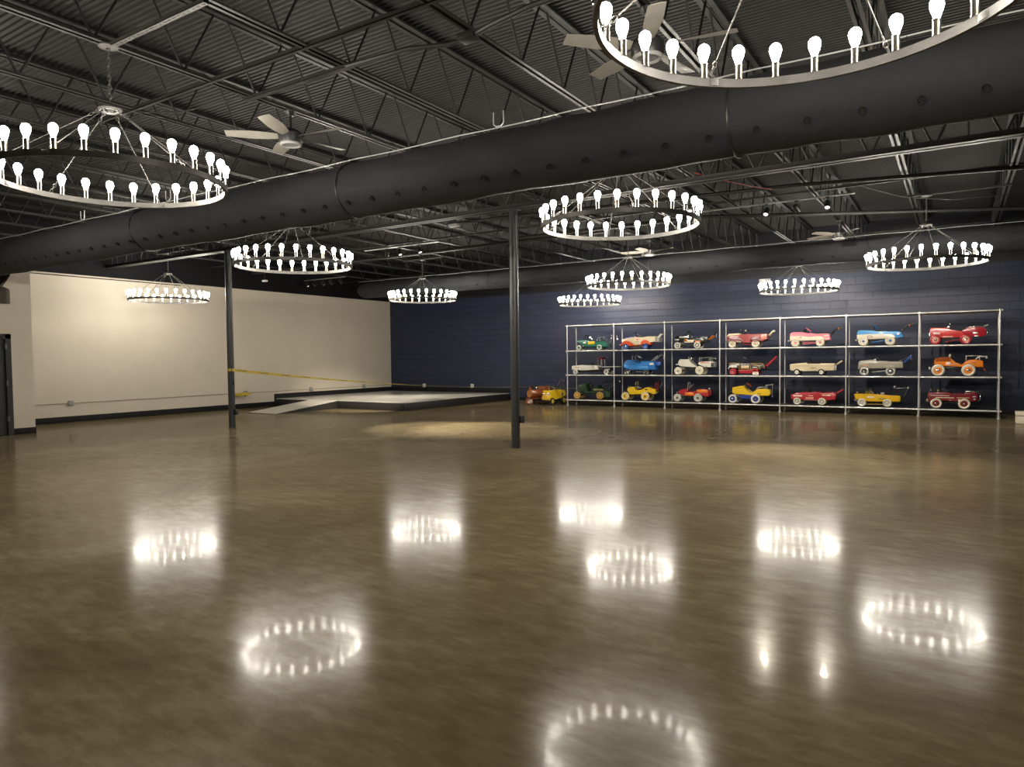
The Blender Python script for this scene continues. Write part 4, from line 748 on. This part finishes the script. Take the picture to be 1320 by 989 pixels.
{"k":"b6","x":-1.897,"z":0.938,"hw":0.175,"wheels":[(0.0,0.104),(0.558,0.108)],"wc":("pale_grey","dark_grey","chrome"),"style":"","P":[("body","taupe_grey",0,[(-0.147,0.149),(-0.129,0.333),(-0.094,0.365),(0.129,0.389),(0.256,0.374),(0.314,0.328),(0.473,0.32),(0.542,0.349),(0.811,0.346),(0.827,0.189),(0.8,0.177),(0.473,0.179),(0.106,0.155),(0.059,0.194),(-0.058,0.195),(-0.105,0.143)]),("fender","taupe_grey",0.02,[(0.405,0.211),(0.473,0.256),(0.587,0.268),(0.654,0.222),(0.677,0.176),(0.473,0.177)])],"D":[("salmon",-0.047,0.267,0.082,0.24)],"B":[("windshield","white",0.024,"w",[(0.204,0.366),(0.239,0.381)]),("tow_boom","blue",0.028,"c",[(0.827,0.308),(0.982,0.483)]),("hook_cable","silver",0.006,"c",[(0.977,0.479),(0.966,0.384)]),("tow_cable","silver",0.005,"c",[(0.727,0.356),(0.877,0.424),(0.955,0.467)]),("pedal_rod","pale_grey",0.012,"p",[(0.164,0.083),(0.462,0.121)])],"S":(0.233,0.465,0.291,0.409,"chrome"),"seat":((0.337,0.334),(0.473,0.333)),"L":[(0.135,0.081,0.016)]},
{"k":"c6","x":-1.946,"z":0.192,"hw":0.175,"wheels":[(0.0,0.097),(0.542,0.097)],"wc":("ivory","pale_grey","ivory"),"style":"","P":[("body","gold_yellow",0,[(-0.181,0.301),(-0.056,0.307),(0.201,0.307),(0.408,0.294),(0.804,0.275),(0.826,0.237),(0.815,0.129),(0.624,0.119),(0.545,0.14),(0.466,0.118),(0.108,0.116),(0.073,0.157),(-0.009,0.18),(-0.092,0.15),(-0.151,0.182)]),("seat_back","grey",-0.06,[(0.397,0.342),(0.477,0.346),(0.477,0.288),(0.397,0.288)])],"D":[("white",0.114,0.246,0.259,0.214),("olive",0.363,0.213,0.511,0.18)],"B":[("windshield","chrome",0.014,"u",[(0.236,0.307),(0.166,0.405)]),("windshield","chrome",0.012,"u",[(0.061,0.307),(0.108,0.379),(0.178,0.314)]),("crane","dark_grey",0.01,"p",[(0.664,0.288),(0.686,0.473),(0.714,0.288)]),("crane","dark_grey",0.01,"c",[(0.759,0.288),(0.759,0.403),(0.782,0.288)]),("tow_cable","silver",0.005,"c",[(0.692,0.441),(0.965,0.459)]),("tow_boom","dark_grey",0.01,"c",[(0.965,0.459),(0.843,0.148)]),("hook","silver",0.022,"c",[(0.954,0.459),(0.979,0.459)]),("knob","silver",0.018,"w",[(0.681,0.479),(0.698,0.479)]),("bumper","chrome",0.03,"w",[(-0.161,0.154),(-0.121,0.154)]),("pedal_rod","gold",0.012,"p",[(0.108,0.053),(0.454,0.056)])],"S":(0.073,0.385,0.114,0.314,"chrome"),"seat":((0.294,0.307),(0.386,0.307)),"L":[(-0.121,0.336,0.024)]},
{"k":"a7","x":-0.436,"z":1.66,"hw":0.175,"wheels":[(0.0,0.113),(0.588,0.113)],"wc":("red","salmon","chrome"),"style":"","P":[("body","bright_red",0,[(-0.115,0.362),(-0.093,0.394),(0.222,0.387),(0.31,0.34),(0.331,0.314),(0.504,0.272),(0.526,0.297),(0.611,0.168),(0.504,0.163),(0.112,0.144),(0.068,0.19),(-0.009,0.197),(-0.099,0.18),(-0.115,0.271)]),("rear_body","red",0.01,[(0.504,0.297),(0.547,0.347),(0.696,0.384),(0.917,0.376),(0.964,0.325),(0.959,0.199),(0.907,0.169),(0.664,0.164),(0.601,0.168)])],"D":[("silver",0.723,0.261,0.812,0.234),("pale_pink",-0.043,0.276,0.09,0.235),("pale_pink",0.754,0.191,0.823,0.172),("salmon",0.145,0.195,0.342,0.159)],"B":[("hand_rail","chrome",0.012,"p",[(0.579,0.34),(0.643,0.389),(0.739,0.4),(0.928,0.383),(0.98,0.312),(0.98,0.224),(0.917,0.173)]),("windshield","chrome",0.022,"w",[(0.228,0.387),(0.271,0.398)]),("tow_boom","grey",0.016,"c",[(0.865,0.352),(0.938,0.401),(1.006,0.431)]),("bumper","chrome",0.02,"w",[(-0.11,0.18),(-0.11,0.258)]),("pedal_rod","red",0.012,"p",[(0.189,0.059),(0.493,0.112)]),("siren","chrome",0.022,"c",[(0.728,0.4),(0.754,0.399)]),("hood_ornament","chrome",0.01,"c",[(0.151,0.414),(0.184,0.433)])],"S":(0.266,0.489,0.321,0.41,"chrome"),"seat":((0.348,0.32),(0.493,0.316)),"L":[]},
{"k":"b7","x":-0.375,"z":0.938,"hw":0.135,"wheels":[(0.0,0.135),(0.584,0.137)],"wc":("ivory","orange","chrome"),"style":"","P":[("body","orange",0,[(-0.082,0.319),(-0.065,0.41),(0.029,0.429),(0.227,0.44),(0.26,0.37),(0.335,0.292),(0.465,0.241),(0.529,0.343),(0.593,0.371),(0.709,0.378),(0.856,0.348),(0.867,0.204),(0.709,0.203),(0.625,0.229),(0.465,0.216),(0.073,0.222),(-0.07,0.254)]),("belly_pan","black",-0.02,[(0.106,0.213),(0.465,0.209),(0.432,0.101),(0.205,0.1)]),("hood","burnt_orange",0.004,[(-0.065,0.407),(0.029,0.426),(0.227,0.437),(0.254,0.341),(-0.059,0.325)])],"D":[("pale_pink",0.15,0.316,0.238,0.254),("salmon",0.227,0.286,0.325,0.254),("dark_grey",0.662,0.311,0.704,0.294)],"B":[("windshield","ivory",0.02,"u",[(0.21,0.363),(0.227,0.485)]),("rack","silver",0.012,"u",[(0.54,0.356),(0.54,0.455)]),("rack","silver",0.008,"p",[(0.54,0.455),(0.846,0.458)]),("tow_boom","silver",0.016,"c",[(0.72,0.378),(0.783,0.437),(0.939,0.442)]),("hook","silver",0.022,"c",[(0.924,0.443),(0.924,0.399)]),("rack","silver",0.01,"u",[(0.793,0.368),(0.788,0.443)]),("tail_bar","rust",0.012,"p",[(0.856,0.204),(0.903,0.116)]),("bumper","silver",0.016,"w",[(-0.171,0.195),(-0.171,0.156)])],"S":(0.276,0.524,0.325,0.472,"black"),"seat":((0.335,0.292),(0.465,0.292)),"L":[(-0.096,0.293,0.028)]},
{"k":"c7","x":-0.407,"z":0.192,"hw":0.175,"wheels":[(0.0,0.117),(0.543,0.119)],"wc":("ivory","dark_red","chrome"),"style":"","P":[("body","wine",0,[(-0.178,0.26),(-0.161,0.365),(0.149,0.391),(0.237,0.354),(0.324,0.337),(0.475,0.328),(0.54,0.368),(0.752,0.386),(0.804,0.336),(0.81,0.223),(0.752,0.164),(0.646,0.18),(0.464,0.187),(0.411,0.199),(0.116,0.164),(0.072,0.189),(-0.038,0.192),(-0.15,0.137)])],"D":[("cream",-0.016,0.258,0.346,0.242),("cream",0.4,0.26,0.646,0.249),("cream",0.427,0.225,0.464,0.177),("silver",0.704,0.296,0.768,0.272),("silver",0.72,0.239,0.762,0.209),("pale_pink",-0.116,0.303,0.259,0.291),("salmon",0.253,0.203,0.297,0.189)],"B":[("hand_rail","chrome",0.012,"p",[(0.502,0.322),(0.582,0.401),(0.794,0.386),(0.846,0.337),(0.846,0.224),(0.804,0.179)]),("windshield","chrome",0.02,"w",[(0.182,0.357),(0.248,0.359)]),("bumper","chrome",0.03,"w",[(-0.178,0.156),(-0.17,0.201)]),("bell","chrome",0.03,"c",[(-0.103,0.399),(-0.103,0.444)]),("siren","gold",0.022,"c",[(0.017,0.401),(0.048,0.402)]),("hood_ornament","chrome",0.01,"c",[(0.105,0.416),(0.133,0.455)]),("tow_boom","dark_grey",0.012,"c",[(0.794,0.38),(0.888,0.414)])],"S":(0.188,0.45,0.259,0.4,"chrome"),"seat":((0.324,0.337),(0.464,0.341)),"L":[(0.177,0.086,0.016)]}]

for s in CARS:
    pedal_car(s, 'pedal_car', CAR_LABELS[s['k']], (s['x'], 18.966, s['z']))
# price card leaning against the black wagon's rear wheel
pc = MB(); pc.obox(TR(-4.43, 18.72, .937+.05) @ RX(-.18), (.15, .004, .075)); pc = pc.build('price_card', mat('card_white', (.78, .72, .64), .6)); tag(pc, 'small white card standing by the rear wheel of the black wagon', 'card')
pc2 = MB(); pc2.obox(TR(-4.43, 18.7165, .937+.055) @ RX(-.18), (.05, .001, .03)); pc2.build('printed_patch', mat('card_print', (.62, .35, .30), .6), pc)

# yellow tow truck parked on the floor, facing the camera
floor_truck = dict(hw=.15, wheels=[(0.0, .115), (.60, .125)], wc=('black', 'yellow', 'silver'), style='',
  P=[('body', 'yellow', 0, [(-.10, .14), (-.13, .19), (-.07, .43), (-.05, .45), (.22, .46), (.23, .44), (.24, .24), (.42, .24), (.42, .44), (.46, .46), (.72, .44), (.72, .22), (.5, .2), (.3, .16), (.08, .16)]),
     ('grille', 'gold_yellow', -.02, [(-.145, .17), (-.15, .21), (-.088, .42), (-.06, .42), (-.06, .17)]), ('rear_box', 'olive', -.03, [(.72, .24), (.82, .24), (.82, .38), (.72, .38)])],
  D=[('navy', .52, .27, .58, .36)],
  B=[('bumper', 'black', .022, 'w', [(-.16, .135), (-.13, .135)]), ('windshield', 'silver', .012, 'u', [(.20, .45), (.17, .56)]), ('crane', 'dark_grey', .012, 'p', [(.55, .45), (.80, .78)]), ('crane', 'dark_grey', .01, 'c', [(.62, .45), (.66, .6), (.80, .78)]),
     ('hook_cable', 'silver', .006, 'c', [(.80, .78), (.86, .5)]), ('front_axle_beam', 'black', .03, 'w', [(-.03, .11), (.03, .11)])],
  S=(.24, .54, .32, .50, 'silver'), seat=((.25, .25), (.41, .25)), L=[(-.10, .34, .042)])
pedal_car(floor_truck, 'pedal_car', 'yellow pedal tow truck parked on the floor beside the rack', (-10.56, 18.56, 0), PI/2-.12, 'pedal cars on the floor')
# rust orange pedal locomotive
lo = thing('pedal_locomotive', 'rust-orange pedal locomotive with a slatted cowcatcher on the floor left of the rack', 'pedal locomotive', (-11.12, 18.72, 0), PI/2-.35, 'pedal cars on the floor')
LO = pm('loco_orange')
MB().lathe([(0, -.22), (.115, -.22), (.13, -.20), (.13, .24), (0, .24)], TR(0, 0, .34) @ RY(PI/2), 32).build('boiler', LO, lo)
MB().lathe([(0, -.012), (.03, -.014), (.04, -.004), (.10, -.002), (.112, -.010), (.122, 0), (.122, .01), (0, .01)], TR(-.225, 0, .34) @ RY(PI/2), 32).build('smokebox_door', pm('plate_orange'), lo)
MB().prism([(.20, .18), (.50, .18), (.50, .56), (.46, .58), (.22, .56)], -.155, .155, .015).build('cab', LO, lo)
MB().lathe([(0, 0), (.03, 0), (.028, .08), (.045, .12), (.045, .135), (0, .135)], TR(-.12, 0, .462), 18).build('smokestack', M_BLK, lo)
MB().lathe([(0, 0), (.03, .0), (.022, .03), (.012, .05), (0, .055)], TR(.06, 0, .49), 16).cyl((.06, 0, .465), (.06, 0, .49), .008, n=8).build('bell', pm('chrome'), lo)
MB().lathe([(0, -.03), (.04, -.03), (.045, 0), (.035, .03), (0, .03)], TR(-.17, 0, .50) @ RY(PI/2), 16).build('headlamp', LO, lo)
a = MB(); a.box(-.20, .5, -.13, .13, .17, .205, .006); a.build('footplate', LO, lo)
a = MB()
for k in range(9):
    y = -.14+.035*k; a.tube([(-.21, y, .195), (-.30+abs(y)*.35, y*1.25, .03)], .011, 6)
a.tube([(-.25, -.175, .028), (-.31, 0, .028), (-.25, .175, .028)], .014, 6); a.box(-.225, -.195, -.15, .15, .175, .21); a.build('cowcatcher', LO, lo)
for x, r in ((-.08, .075), (.10, .075), (.36, .095)):
    for sd in (-1, 1): wheel(lo, x, sd*.145, r, ('black', 'loco_orange', 'black'), '', sd)
    MB().cyl((x, -.14, r), (x, .14, r), .009, n=8).build('axle', M_BLK, lo)
for sd in (-1, 1): MB().box(-.1, .36, sd*.172-.004, sd*.172+.004, .07, .09).build('coupling_rod', M_BLK, lo)
for sd in (-1, 1): MB().tube([(.36, sd*.10, .095), (.36, sd*.10, .19)], .012, 6).tube([(-.08, sd*.10, .08), (-.08, sd*.10, .19)], .012, 6).build('hanger', M_BLK, lo)
# carton at the right edge
ct = thing('carton', 'white carton with a red print, cut by the right frame edge', 'carton', (1.34, 17.9, 0))
M_CARD = mottle('white_carton', (.66, .60, .48), (.72, .66, .53), 4, .6)
MB().box(-.30, .30, -.2, .2, 0, .15, .004).build('box', M_CARD, ct); MB().box(-.305, .305, -.205, .205, .165, .235, .004).build('lid', M_CARD, ct)
MB().box(-.29, .29, -.19, .19, .15, .165).build('dark_gap', M_BLK, ct); MB().box(-.14, .05, -.2035, -.19, .03, .10, .01).build('red_print', mat('red_print', (.42, .04, .04), .5), ct)
bpy.context.view_layer.update()
